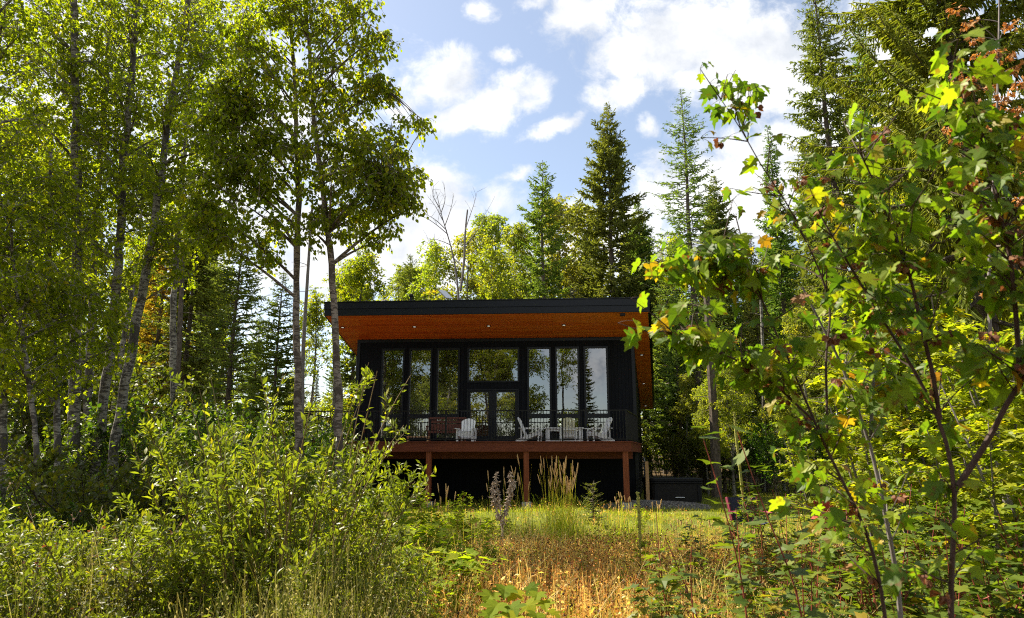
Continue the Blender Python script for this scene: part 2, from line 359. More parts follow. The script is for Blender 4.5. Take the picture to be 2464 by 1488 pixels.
M['l_low'] = leaf_mat('low_bush_leaf', G((0, (.030, .038, .010)), (.4, (.058, .066, .014)), (.8, (.098, .098, .020)), (.94, (.16, .125, .024)), (1, (.24, .11, .035))), trans=.40, rough=.5, spec=.35, objvar=.3, gain=(1.2, 1.3, .8), tgain=1.5)
M['gold'] = leaf_mat('golden_grass_blade', G((0, (.15, .19, .03)), (.25, (.28, .29, .05)), (.5, (.46, .36, .10)), (.8, (.60, .44, .18)), (1, (.68, .58, .34))), trans=.35, tcol=(1.1, 1.0, .6), rough=.6, spec=.2, gain=(1, 1, 1), tgain=1.7)
M['tallgrass'] = leaf_mat('tall_grass_blade', G((0, (.07, .085, .018)), (.4, (.13, .135, .03)), (.62, (.20, .17, .05)), (.66, (.30, .27, .13)), (1, (.44, .40, .26))), trans=.35, tcol=(1.1, 1.05, .6), rough=.6, spec=.25, gain=(1.1, 1.1, 1), tgain=1.7)
M['l_birch_sunlit'] = leaf_mat('sunlit_birch_leaf', G((0, (.042, .062, .008)), (.40, (.078, .102, .011)), (.72, (.125, .142, .014)), (.88, (.20, .18, .016)), (1, (.34, .22, .018))), trans=.58, rough=.6, spec=.18, gain=(1.75, 1.75, .7), tgain=2.2)  # lighter copy of the birch leaf, sunlight put into the colour

def glow_lens():
    m, nt, out = new_mat('soffit_lamp_lens'); b = nt.nodes.new('ShaderNodeBsdfPrincipled'); b.inputs['Base Color'].default_value = (.85, .85, .82, 1)
    b.inputs['Emission Color'].default_value = (1, .93, .84, 1); b.inputs['Emission Strength'].default_value = .16; nt.links.new(b.outputs[0], out.inputs['Surface']); return m
M['lampglow'] = glow_lens()
# ------------------------------------------------------------------ ground
def gh(x, y):
    """terrain height"""
    x, y = np.asarray(x, float), np.asarray(y, float)
    h = .42 * np.exp(-(((x - .9) / 3.0) ** 2 + ((y - 17.2) / 2.6) ** 2))
    h = h + .05 * np.sin(x * .7 + 1.3) * np.sin(y * .53) + .03 * np.sin(x * 1.9 + y * 1.3)
    h = h - .15 * np.exp(-((y - 2) / 3.0) ** 2)
    h = h + .25 * np.clip((np.abs(x) - 9) / 20, 0, 2) + .9 * np.clip((y - 42) / 40, 0, 3)
    return h

def lawn_mask(x, y):
    e = 12.9 + .5 * np.sin(x * .8) + .35 * np.sin(x * 2.1 + 1)
    m = np.clip((y - e) / 1.8, 0, 1) * np.clip((46 - y) / 4, 0, 1) * np.clip((x + 4.0) / 1.2, 0, 1) * np.clip((17 - x) / 2, 0, 1)
    return m

def make_ground():
    def sheet(name, xs, ys, mat, dz=0.0):
        X, Y = np.meshgrid(xs, ys)
        Z = gh(X, Y) + dz
        n, m = X.shape
        i, j = np.meshgrid(np.arange(n - 1), np.arange(m - 1), indexing='ij')
        b = i * m + j
        F = np.stack([b, b + 1, b + m + 1, b + m], -1).reshape(-1, 4)
        mb = MB(); mb.add(np.stack([X, Y, Z], -1), F, lawn_mask(X, Y).ravel())
        o = mb.build(name, mat, smooth=True)
        return tag(o, kind='structure')
    xs = np.unique(np.concatenate([np.linspace(-160, -22, 24), np.linspace(-22, 22, 148), np.linspace(22, 160, 24)]))
    ys = np.unique(np.concatenate([np.linspace(-60, -6, 12), np.linspace(-6, 46, 174), np.linspace(46, 260, 36)]))
    m, nt, out = new_mat('ground_cover')
    tc = nt.nodes.new('ShaderNodeTexCoord')
    nz = nt.nodes.new('ShaderNodeTexNoise'); nz.inputs['Scale'].default_value = 2.2; nz.inputs['Detail'].default_value = 8
    n2 = nt.nodes.new('ShaderNodeTexNoise'); n2.inputs['Scale'].default_value = 26; n2.inputs['Detail'].default_value = 6
    nt.links.new(tc.outputs['Object'], nz.inputs['Vector']); nt.links.new(tc.outputs['Object'], n2.inputs['Vector'])
    soil = ramp(nt, [(.3, (.03, .019, .010)), (.5, (.07, .043, .018)), (.7, (.11, .08, .03))], n2.outputs['Fac'])
    lawn = ramp(nt, [(.3, (.06, .08, .012)), (.5, (.115, .13, .02)), (.72, (.22, .20, .05))], n2.outputs['Fac'])
    at = nt.nodes.new('ShaderNodeAttribute'); at.attribute_name = 'rnd'
    mx = nt.nodes.new('ShaderNodeMix'); mx.data_type = 'RGBA'
    nt.links.new(at.outputs['Fac'], mx.inputs['Factor']); nt.links.new(soil, mx.inputs['A']); nt.links.new(lawn, mx.inputs['B'])
    b = nt.nodes.new('ShaderNodeBsdfPrincipled'); b.inputs['Roughness'].default_value = .95; b.inputs['Specular IOR Level'].default_value = .1
    nt.links.new(mx.outputs['Result'], b.inputs['Base Color'])
    bp = nt.nodes.new('ShaderNodeBump'); bp.inputs['Strength'].default_value = .8; bp.inputs['Distance'].default_value = .04
    nt.links.new(n2.outputs['Fac'], bp.inputs['Height']); nt.links.new(bp.outputs[0], b.inputs['Normal'])
    nt.links.new(b.outputs[0], out.inputs['Surface'])
    sheet('ground', xs, ys, m)
make_ground()

# ------------------------------------------------------------------ cabin geometry
L2 = np.array([-6.46, 28.32]); R2 = np.array([4.97, 27.60])
E2 = (R2 - L2) / np.linalg.norm(R2 - L2); N2 = np.array([E2[1], -E2[0]])     # N2 points towards the viewer
FW = float(np.linalg.norm(R2 - L2))
DECK_Z = 2.21
FL = np.array([-7.27, 25.88]); FR = np.array([5.18, 25.10])
DR = np.array([.2055, 1.0]); DL = np.array([.0667, 1.0])
def soffit_z(p):
    d = float(np.dot(np.asarray(p[:2]) - FR, -N2))
    return 7.03 - .212 * d
def fpt(s, z, d=0.0):
    q = L2 + E2 * s + N2 * d
    return np.array([q[0], q[1], z])
def fpix(u, v, d=0.0):
    a, e = azel(u, v)
    r = np.array([a, 1.0])
    t = np.dot(L2 + N2 * d, N2) / np.dot(r, N2)
    return float(np.dot(r * t - L2, E2)), EYE + e * t
def crop(x, y):   # pixel of my 850,780 - 1850,1450 close-up
    return (850 + x * .45025) * .88, (780 + y * .45025) * .88
def fbox(mb, s0, s1, z0, z1, d0, d1, r=.5):
    a, b = fpt(s0, z0, d1), fpt(s1, z0, d1); c, d = fpt(s1, z0, d0), fpt(s0, z0, d0)
    up = np.array([0, 0, z1 - z0])
    mb.hexa([a, b, c, d, a + up, b + up, c + up, d + up], r)

# openings in the front wall (outer frame size)
FRM = .075
tall = []
for (x0, x1, yt) in ((443,562,397),(610,729,397),(776,896,395),(1324,1447,388),(1493,1617,386),(1666,1791,384)):
    s0, zt = fpix(*crop(x0, yt)); s1, _ = fpix(*crop(x1, yt))
    tall.append((s0, s1, zt))
cs0, czt = fpix(*crop(962, 392)); cs1, czb = fpix(*crop(1255, 580))
_, tz0 = fpix(*crop(1500, 781)); _, tz1 = fpix(*crop(1500, 808))
LOWB = DECK_Z + .24
d0s, dzt = fpix(*crop(948, 633)); d1s, _ = fpix(*crop(1264, 633))
openings = [(a - FRM, b + FRM, LOWB - FRM, t + FRM) for a, b, t in tall]
openings.append((cs0 - FRM, cs1 + FRM, czb - FRM, czt + FRM))
openings.append((d0s, d1s, DECK_Z + .02, dzt))

house = empty('cabin', (0, 30, 0), 'dark blue black cabin with an orange cedar soffit and tall windows above a raised deck', 'house')

def cells(mb, outer, holes, boxf):
    s0, s1, z0, z1 = outer
    S = sorted({s0, s1} | {h[0] for h in holes} | {h[1] for h in holes})
    Z = sorted({z0, z1} | {h[2] for h in holes} | {h[3] for h in holes})
    for i in range(len(S) - 1):
        run = None
        for j in range(len(Z) - 1):
            cs, cz = (S[i] + S[i+1]) / 2, (Z[j] + Z[j+1]) / 2
            solid = not any(h[0] < cs < h[1] and h[2] < cz < h[3] for h in holes)
            if solid:
                run = [Z[j], Z[j+1]] if run is None else [run[0], Z[j+1]]
            if (not solid or j == len(Z) - 2) and run is not None:
                boxf(S[i], S[i+1], run[0], run[1]); run = None

# front wall: local frame so that the vertical boards follow it
WT = .16
mb = MB()
cells(mb, (0, FW, -.2, 6.505), openings, lambda a, b, c, d: mb.box(a, b, 0, WT, c, d))
front = mb.build('wall', M['siding'], house)
front.location = (L2[0], L2[1] - 30, 0); front.rotation_euler = (0, 0, math.atan2(E2[1], E2[0]))

# side and back walls as sloped-top slabs
def slab_wall(p, q, th, name, mat, holes=None, ztop=None):
    p, q = np.array(p), np.array(q); t = (q - p) / np.linalg.norm(q - p); n = np.array([-t[1], t[0]]) * th
    c = [p, q, q + n, p + n]
    mb = MB()
    mb.hexa([(*a, -.2) for a in c] + [(*a, (soffit_z(a) if ztop is None else ztop) - .002) for a in c])
    return mb.build(name, mat, house, world=True)
BACK = 9.6
Rb = R2 + DR * BACK; Lb = L2 + DL * BACK
gap = E2 * .0
slab_wall(R2 + DR * WT * 1.02, Rb, .16, 'wall', M['siding'])
slab_wall(Lb, L2 + DL * WT * 1.02, .16, 'wall', M['siding'])
# back wall with a window opening (green light is seen through it)
be = (Rb - Lb) / np.linalg.norm(Rb - Lb); BWd = np.linalg.norm(Rb - Lb)
mb = MB()
bh = [(8.0, 9.6, DECK_Z + .1, DECK_Z + 1.7)]
zb = min(soffit_z(Rb), soffit_z(Lb)) - .03
cells(mb, (.17, BWd - .17, -.2, zb), bh, lambda a, b, c, d: mb.box(a, b, 0, .15, c, d))
bw = mb.build('wall', M['siding'], house); bw.location = (Lb[0], Lb[1] - 30, 0); bw.rotation_euler = (0, 0, math.atan2(be[1], be[0]))

# interior shell
mb = MB()
def room_box(p, q, z0, z1, th=.05):
    p, q = np.array(p), np.array(q); t = (q - p) / np.linalg.norm(q - p); n = np.array([-t[1], t[0]]) * th
    c = [p, q, q + n, p + n]
    mb.hexa([(*a, z0) for a in c] + [(*a, z1 if z1 is not None else soffit_z(a) - .12) for a in c])
il, ir = L2 - N2 * .2 + E2 * .25, R2 - N2 * .2 - E2 * .2
ilb, irb = Lb + be * .3 + N2 * .05, Rb - be * .3 + N2 * .05
room_box(il, ilb - DL * .2, DECK_Z + .01, None); room_box(irb - DR * .2, ir, DECK_Z + .01, None)
PART = 5.2                                          # partition wall across the left half
pa = il - N2 * PART + E2 * .45; pb = pa + E2 * 5.55
room_box(pb, pa, DECK_Z + .01, None, .1)
mb.build('interior_wall', M['plaster'], house, world=True)
mb = MB()
c4 = [il, ir, irb, ilb]
mb.hexa([(*a, DECK_Z - .12) for a in c4] + [(*a, DECK_Z) for a in c4])
mb.build('interior_floor', M['floor'], house, world=True)
mb = MB()
mb.hexa([(*a, soffit_z(a) - .10) for a in c4] + [(*a, soffit_z(a) - .02) for a in c4])
mb.build('ceiling', M['plaster'], house, world=True)

# windows
def window(s0, s1, z0, z1, bars=(), name='window'):
    f = MB(); D0, D1 = -.10, .045
    fbox(f, s0 - FRM, s0, z0 - FRM, z1 + FRM, D0, D1); fbox(f, s1, s1 + FRM, z0 - FRM, z1 + FRM, D0, D1)
    fbox(f, s0, s1, z1, z1 + FRM, D0, D1); fbox(f, s0, s1, z0 - FRM, z0, D0, D1)
    for b in bars: fbox(f, s0, s1, b[0], b[1], D0, D1 - .005)
    w = f.build(name, M['metal'], house, world=True)
    lo = z0
    for a, b in [*bars, (z1, z1)]:
        g = MB()
        q = [fpt(s0, lo, -.02), fpt(s1, lo, -.02), fpt(s1, a, -.02), fpt(s0, a, -.02)]
        g.add(q, np.array([[0, 1, 2, 3]])); g.build('pane', M['glass'], w, world=True)
        lo = b
    return w
for a, b, t in tall: window(a, b, LOWB, t, [(tz1, tz0)])
window(cs0, cs1, czb, czt)
# french doors
f = MB()
fbox(f, d0s, d0s + .06, DECK_Z + .02, dzt, -.12, .05); fbox(f, d1s - .06, d1s, DECK_Z + .02, dzt, -.12, .05)
fbox(f, d0s + .06, d1s - .06, dzt - .06, dzt, -.12, .05)
f.build('door_frame', M['metal'], house, world=True)
dm = (d0s + d1s) / 2
for k, (a, b) in enumerate(((d0s + .063, dm - .003), (dm + .003, d1s - .063))):
    px = [fpix(*crop(x, 652)) for x in ((970, 1080) if k == 0 else (1129, 1240))]
    g0, g1, gt = px[0][0], px[1][0], px[0][1]; gb = DECK_Z + .30
    f = MB(); zt, zb_ = dzt - .064, DECK_Z + .04
    fbox(f, a, g0, zb_, zt, -.06, .0); fbox(f, g1, b, zb_, zt, -.06, .0); fbox(f, g0, g1, gt, zt, -.06, .0); fbox(f, g0, g1, zb_, gb, -.06, .0)
    dr = f.build('door', M['siding' if False else 'metal'], house, world=True)
    g = MB(); g.add([fpt(g0, gb, -.03), fpt(g1, gb, -.03), fpt(g1, gt, -.03), fpt(g0, gt, -.03)], np.array([[0, 1, 2, 3]])); g.build('pane', M['glass'], dr, world=True)
    h = MB(); hs = dm - .06 if k == 0 else dm + .06
    fbox(h, hs - .018, hs + .018, DECK_Z + .92, DECK_Z + 1.12, .0, .012)
    h.tubes(np.array([fpt(hs, DECK_Z + 1.02, .012), fpt(hs, DECK_Z + 1.02, .06), fpt(hs + (-.1 if k == 0 else .1), DECK_Z + 1.02, .062)]), .009, 8)
    h.build('handle', M['black'], dr, world=True)
# trim band above the middle window / corner trims
f = MB()
fbox(f, -.02, .11, -.2, 6.49, .002, .022); fbox(f, FW - .11, FW + .02, -.2, 6.49, .002, .022)
fbox(f, .11, FW - .11, 6.37, 6.485, .002, .02)
f.build('corner_trim', M['metal'], house, world=True)
f = MB(); s, z = fpix(*crop(1879, 882)); fbox(f, s - .05, s + .05, z - .08, z + .08, .002, .05)
f.build('outlet_box', M['tubcover'], house, world=True)
f = MB(); s, z = fpix(*crop(323, 885)); fbox(f, s - .04, s + .04, z - .07, z + .07, .002, .05)
f.build('outlet_box', M['postwood'], house, world=True)

# roof
BR = FR + DR * 12.9; BL = FL + DL * 13.4
def inset(p, a, b): return p + E2 * a - N2 * b
poly = [FL, FR, BR, BL]
def roof_slab(pts, za, zb):
    mb.hexa([(*p, soffit_z(p) + za) for p in pts] + [(*p, soffit_z(p) + zb) for p in pts])
mb = MB()
roof_slab([FL + E2 * .06 - N2 * .02, FR - E2 * .06 - N2 * .02, BR - E2 * .06, BL + E2 * .06], .50, .545)
nr = 41
for i in range(nr):                                  # standing ribs of the metal sheet
    t = (i + .5) / nr
    a = FL + (FR - FL) * t - N2 * .01; b = BL + (BR - BL) * t
    mb.beam((*a, soffit_z(a) + .56), (*b, soffit_z(b) + .56), .05, .035)
roof = mb.build('roof', M['metal'], house, world=True)
def edge(name, p, q, out, a0, a1, z0, z1, mat, par, shrink=0.0):
    p, q = np.array(p), np.array(q); t = (q - p) / np.linalg.norm(q - p); p = p + t * shrink; q = q - t * shrink
    o = np.array([t[1], -t[0]]) if out is None else out
    c = [p + o * a1, q + o * a1, q + o * a0, p + o * a0]
    m_ = MB(); m_.hexa([(*x, soffit_z(x) + z0) for x in c] + [(*x, soffit_z(x) + z1) for x in c])
    return m_.build(name, mat, par, world=True)
for (p, q) in ((FL, FR), (FR, BR), (BR, BL), (BL, FL)):
    edge('fascia', p, q, None, -.04, .0, .0, .245, M['metal'], roof, 0)
    edge('fascia', p, q, None, -.04, .022, .252, .50, M['metal'], roof, 0)
    edge('fascia', p, q, None, -.06, .05, .502, .535, M['metal'], roof, 0)
mb = MB(); ins = [FL + E2 * .05 - N2 * .14, FR - E2 * .05 - N2 * .14, BR - E2 * .05 + N2 * .05, BL + E2 * .05 + N2 * .05]
roof_slab(ins, .004, .03)
mb.build('soffit', M['soffit'], roof, world=True)
edge('soffit_trim', FL + E2 * .04, FR - E2 * .04, None, -.135, -.042, .002, .026, M['soffit'], roof)
edge('soffit_gap', FL + E2 * .04, FR - E2 * .04, None, -.139, -.1355, .004, .02, M['black'], roof)
def soffit_pix(u, v):
    a, e = azel(u, v); r = np.array([a, 1, e]); n = np.array([.212 * -N2[0], .212 * -N2[1], 1.0])
    p0 = np.array([FR[0], FR[1], 7.03]); o = np.array([0, 0, EYE])
    t = np.dot(p0 - o, n) / np.dot(r, n)
    return o + r * t
for (x, y) in ((193,257),(629,253),(1080,248),(1537,243),(1993,237),(2010,424),(2022,598),(2033,733)):
    c = soffit_pix(*crop(x, y)); m_ = MB()
    a = np.linspace(0, 2 * math.pi, 17)[:-1]
    for r0, r1, z0, z1 in ((.055, .085, -.012, .004),):
        ring = np.concatenate([np.stack([c[0] + r * np.cos(a), c[1] + r * np.sin(a), np.full(16, c[2] + zz) - .212 * (np.sin(a) * r)], -1) for r, zz in ((r0, z0), (r1, z0), (r1, z1))])
        i = np.arange(16); j = (i + 1) % 16
        m_.add(ring, np.concatenate([np.stack([i, j, 16 + j, 16 + i], -1), np.stack([16 + i, 16 + j, 32 + j, 32 + i], -1)]))
    lt = m_.build('soffit_light', M['black'], roof, world=True)
    m_ = MB(); m_.add(np.stack([c[0] + .054 * np.cos(a), c[1] + .054 * np.sin(a), np.full(16, c[2] - .006) - .212 * (np.sin(a) * .054)], -1), np.arange(16)[None, :])
    m_.build('lens', M['lampglow'], lt, world=True)
c = soffit_pix(*crop(1895, 168)); m_ = MB(); m_.box(c[0] - .09, c[0] + .09, c[1] + .03, c[1] + .16, c[2] - .10, c[2] - .005)
cam_box = m_.build('camera_box', M['black'], roof, world=True)

# things on the roof
def on_roof(u, v, back):
    a, e = azel(u, v); r = np.array([a, 1.0]); t = np.dot(FR - N2 * back, N2) / np.dot(r, N2); p = r * t
    return np.array([p[0], p[1], soffit_z(p) + .545])
p = on_roof(1070, 722, 1.2)
d = empty('satellite_dish', tuple(p), 'flat white rectangular satellite dish tilted on a short mast on the cabin roof', 'satellite dish')
m_ = MB(); m_.tubes(np.array([(0, 0, -.03), (0, 0, .72)]), .02, 10); m_.box(-.12, .12, -.12, .12, -.02, .01); m_.build('mast', M['black'], d)
m_ = MB(); pc = np.array([(-.26, -.13, .93), (.0, .12, .95), (.32, .17, .63), (.06, -.08, .61)]); m_.hexa(list(pc - np.array([.012, -.012, .01])) + list(pc + np.array([.012, -.012, .01]))); m_.build('panel', M['dish'], d)
p = on_roof(989, 722, .35)
d = empty('vent_pipe', tuple(p), 'short dark vent pipe standing on the cabin roof left of the white dish', 'vent pipe')
m_ = MB(); m_.tubes(np.array([(0, 0, -.05), (0, 0, .34)]), .055, 12, cap=True); m_.build('pipe', M['black'], d)
m_ = MB(); m_.tubes(np.array([(0, 0, .30), (0, 0, .32), (0, 0, .40), (0, 0, .42)]), np.array([[.02, .09, .09, .02]]), 12, cap=True); m_.build('cap', M['tubcover'], d)
p = on_roof(927, 724, .3)
d = empty('roof_vent', tuple(p), 'low domed black roof vent nearest the left end of the cabin roof', 'roof vent')
a = np.linspace(0, math.pi / 2, 6)
m_ = MB(); m_.tubes(np.stack([0 * a, 0 * a, .17 * np.sin(a)], -1), (.24 * np.cos(a) + .01)[None], 16, cap=True); m_.build('dome', M['black'], d)
m_ = MB(); m_.box(-.27, .27, -.27, .27, -.04, .006); m_.build('flange', M['metal'], d)

# ------------------------------------------------------------------ deck
DRt = np.array([4.0, 23.4])
def dpt(s, back, z=0.0):              # s to the left of the right front corner, back away from the viewer
    q = DRt - E2 * s + np.array([.205 * back if s < .01 else .205 * back * max(0, 1 - s / 2.5), 0]) - N2 * back
    return np.array([q[0], q[1], z])
DW, DD = 11.75, 4.16
deck = empty('wooden_deck', (DRt[0], DRt[1], 0), 'raised red brown timber deck on posts along the front of the cabin', 'deck')
def dbox(mb, s0, s1, b0, b1, z0, z1):
    a = [dpt(s1, b0), dpt(s0, b0), dpt(s0, b1), dpt(s1, b1)]
    mb.hexa([(x[0], x[1], z0) for x in a] + [(x[0], x[1], z1) for x in a])
mb = MB(); nb = 28
for i in range(nb):
    w = DD / nb; dbox(mb, 0 if False else -.03, DW + .03, i * w - .03, (i + 1) * w - .038, DECK_Z - .035, DECK_Z)
mb.build('floor_board', M['deckwood'], deck, world=True)
RIMB = DECK_Z - .345
mb = MB(); dbox(mb, 0, DW, 0, .045, RIMB, DECK_Z - .037); mb.build('rim_board', M['deckwood'], deck, world=True)
mb = MB(); q0 = DRt; q1 = DRt - N2 * DD + np.array([.205 * DD, 0]); t = nrm(q1 - q0); o = np.array([t[1], -t[0]])
c = [q0 + t * .046 + o * .0, q1, q1 - o * .045, q0 + t * .046 - o * .045]
mb.hexa([(*x, RIMB) for x in c] + [(*x, DECK_Z - .037) for x in c]); mb.build('rim_board', M['deckwood'], deck, world=True)
mb = MB(); dbox(mb, DW - .045, DW, .047, DD, RIMB, DECK_Z - .037); mb.build('rim_board', M['deckwood'], deck, world=True)
for i in range(28):
    s = .38 + i * .405
    mb = MB(); dbox(mb, s, s + .04, .047, DD, DECK_Z - .30, DECK_Z - .037); mb.build('joist', M['deckwood'], deck, world=True)
mb = MB(); dbox(mb, .05, DW - .05, .9, 1.03, DECK_Z - .58, DECK_Z - .302); mb.build('beam', M['deckwood'], deck, world=True)
for u in (1505.5, 1266.5, 1030.5, 800):
    a, _ = azel(u, 1140); r = np.array([a, 1.0]); n_ = DRt - N2 * .06; tt = np.dot(n_, N2) / np.dot(r, N2); s = -np.dot(r * tt - DRt, E2)
    q = DRt - E2 * s - N2 * .12; g = float(gh(*q))
    mb = MB(); dbox(mb, s - .09, s + .09, .05, .23, g + .22, RIMB + .03 if False else DECK_Z - .30); mb.build('post', M['postwood'], deck, world=True)
    mb = MB(); dbox(mb, s - .15, s + .15, -.01, .29, g - .2, g + .20); mb.build('footing', M['concrete'], deck, world=True)
    mb = MB(); dbox(mb, s - .07, s + .07, .07, .21, g + .20, g + .222); mb.build('post_bracket', M['black'], deck, world=True)
# railing sections
def upos(u):
    a, _ = azel(u, 1020); r = np.array([a, 1.0]); tt = np.dot(DRt - N2 * .1, N2) / np.dot(r, N2)
    return -float(np.dot(r * tt - DRt, E2))
stops = [.12, upos(1353), upos(1073), upos(900), DW - .1]
RT = DECK_Z + 1.06
bal = MB(); bal.box(-.0085, .0085, -.0085, .0085, DECK_Z + .085, RT - .035)
bal0 = None
for k in range(len(stops) - 1):
    s0, s1 = stops[k], stops[k + 1]
    mb = MB(); dbox(mb, s0 + .025, s1 - .025, .075, .125, RT - .035, RT); dbox(mb, s0 + .025, s1 - .025, .085, .115, DECK_Z + .055, DECK_Z + .085)
    sec = mb.build('railing', M['black'], deck, world=True)
    n_ = int(round((s1 - s0) / .106)); 
    for i in range(1, n_):
        q = dpt(s0 + (s1 - s0) * i / n_, .1) if s0 > 2.5 else None
        q = DRt - E2 * (s0 + (s1 - s0) * i / n_) - N2 * .1
        if bal0 is None:
            bal0 = bal.build('baluster', M['black'], sec); bb = bal0
        else:
            bb = bal0.copy(); COL.objects.link(bb); bb.parent = sec
        bb.location = (q[0] - DRt[0], q[1] - DRt[1], 0); bb.rotation_euler = (0, 0, math.atan2(E2[1], E2[0]))
for s in stops:
    q = DRt - E2 * s - N2 * .1; mb = MB(); h = .03
    c = [q - E2 * h + N2 * h, q + E2 * h + N2 * h, q + E2 * h - N2 * h, q - E2 * h - N2 * h]
    mb.hexa([(*x, DECK_Z + .001) for x in c] + [(*x, RT + .01) for x in c]); mb.build('railing_post', M['black'], deck, world=True)
for (A, B) in ((DRt - E2 * .12 - N2 * .1, q1 - o * .1 - t * .15), (DRt - E2 * (DW - .1) - N2 * .1, DRt - E2 * (DW - .1) - N2 * DD)):
    t_ = nrm(B - A); A = A + t_ * .04
    mb = MB(); mb.beam((*A, RT - .018), (*B, RT - .018), .05, .035); mb.beam((*A, DECK_Z + .07), (*B, DECK_Z + .07), .03, .03)
    n_ = 33
    for i in range(1, n_):
        c = A + (B - A) * i / n_; mb.box(c[0] - .008, c[0] + .008, c[1] - .008, c[1] + .008, DECK_Z + .086, RT - .036)
    mb.build('side_railing', M['black'], deck, world=True)

# ------------------------------------------------------------------ deck furniture
def adirondack(label, loc, rz, sc=.93, src=None):
    t = empty('adirondack_chair', loc, label, 'chair', 'white Adirondack chairs on the deck', rz, sc)
    if src is not None:
        for ch in src.children:
            c = ch.copy(); COL.objects.link(c); c.parent = t
        return t
    W = M['white']
    def part(name, mb): mb.build(name, W, t)
    for sx in (-1, 1):
        mb = MB(); mb.box(sx * .30 - .045, sx * .30 + .045, -.40, -.36, 0, .50); part('leg', mb)
        mb = MB()
        x0, x1 = sx * .27 - .014, sx * .27 + .014
        prof = [(-.36, .26), (-.36, .385), (.06, .24), (.46, .10), (.50, .0), (.36, .0), (.02, .12)]
        k = len(prof)
        V = [(x0, y, z) for y, z in prof] + [(x1, y, z) for y, z in prof]
        Fq = np.array([[i, (i + 1) % k, k + (i + 1) % k, k + i] for i in range(k)])
        mb.add(V, [Fq, np.array([[6, 2, 1], [6, 1, 0], [6, 5, 3], [6, 3, 2], [5, 4, 3]]), np.array([[13, 8, 9], [13, 7, 8], [13, 10, 12], [13, 9, 10], [12, 10, 11]])])
        part('leg', mb)
        mb = MB(); mb.box(sx * .31 - .0425, sx * .31 + .0425, .25, .285, .12, .50); part('arm_support', mb)
        mb = MB()
        y = np.linspace(-.50, .36, 9); w0 = np.interp(y, [-.5, -.44, .0, .36], [.09, .15, .14, .06])
        for i in range(8):
            xa, xb = sx * .36, sx * .36
            mb.hexa([(xa - w0[i]/2, y[i], .501), (xa + w0[i]/2, y[i], .501), (xb + w0[i+1]/2, y[i+1], .501), (xb - w0[i+1]/2, y[i+1], .501),
                     (xa - w0[i]/2, y[i], .525), (xa + w0[i]/2, y[i], .525), (xb + w0[i+1]/2, y[i+1], .525), (xb - w0[i+1]/2, y[i+1], .525)])
        part('arm', mb)
    mb = MB()
    for i in range(5):
        y = -.37 + i * .092; z = .392 - (y + .36) * .345
        mb.beam((-.285, y, z), (.285, y, z), .082, .022, up=(0, .33, 1))
    mb.box(-.285, .285, -.425, -.402, .22, .375)
    part('seat', mb)
    mb = MB(); ns = 6
    for i in range(ns):
        f0, f1 = (i - ns / 2) / (ns / 2), (i + 1 - ns / 2) / (ns / 2)
        c = (f0 + f1) / 2; top = .94 - .11 * c * c
        def pt(f, z, dy=0.0):
            w = .235 + .06 * (z - .15) / .8
            return (f * w + (.006 if dy is None else 0), .10 + (z - .15) * .42 + dy, z)
        g = .012
        ta, tb_ = .94 - .12 * f0 * f0, .94 - .12 * f1 * f1
        a0, a1 = f0 + g, f1 - g
        mb.hexa([pt(a0, .13), pt(a1, .13), pt(a1, .13, .022), pt(a0, .13, .022), pt(a0, ta), pt(a1, tb_), pt(a1, tb_, .022), pt(a0, ta, .022)])
    part('backrest', mb)
    mb = MB(); mb.box(-.36, .36, .262, .287, .455, .499); mb.box(-.27, .27, .15, .172, .20, .26); part('back_rail', mb)
    return t
def on_deck(u, Y):
    a, _ = azel(u, 1055); return (a * Y, Y, DECK_Z)
ch = adirondack('white Adirondack chair by itself in front of the french doors', on_deck(1123, 25.2), -.12)
adirondack('white Adirondack chair left of the fire table, turned to the right', on_deck(1275, 25.0), 1.35, .95, ch)
adirondack('white Adirondack chair seen from behind in front of the fire table', on_deck(1367, 24.5), math.pi - .05, .88, ch)
adirondack('white Adirondack chair right of the fire table, turned to the left', on_deck(1444, 25.0), -1.3, .95, ch)

ft = empty('fire_table', on_deck(1357, 25.6), 'long low white slatted table between the Adirondack chairs', 'table')
mb = MB()
for i in range(6): mb.box(-.70, .70, -.36 + i * .12, -.36 + i * .12 + .112, .495, .53)
mb.build('tabletop', M['white'], ft)
for sx in (-1, 1):
    mb = MB(); mb.box(sx * .60 - .07, sx * .60 + .07, -.31, -.20, .0, .494); mb.build('leg', M['white'], ft)
    mb = MB(); mb.box(sx * .60 - .07, sx * .60 + .07, .20, .31, .0, .494); mb.build('leg', M['white'], ft)
mb = MB(); mb.box(-.529, .529, -.30, -.275, .40, .493); mb.box(-.529, .529, .275, .30, .40, .493); mb.build('apron', M['white'], ft)
mb = MB(); mb.box(-.529, .529, -.28, .28, .03, .07); mb.build('shelf', M['white'], ft)
mb = MB(); mb.tubes(np.array([(-.32, 0, .071), (-.32, 0, .09), (-.32, 0, .34), (-.32, 0, .38)]), np.array([[.14, .16, .16, .08]]), 16, cap=True)
g_ = mb.build('gas_bottle', M['black'], None); g_.parent = ft

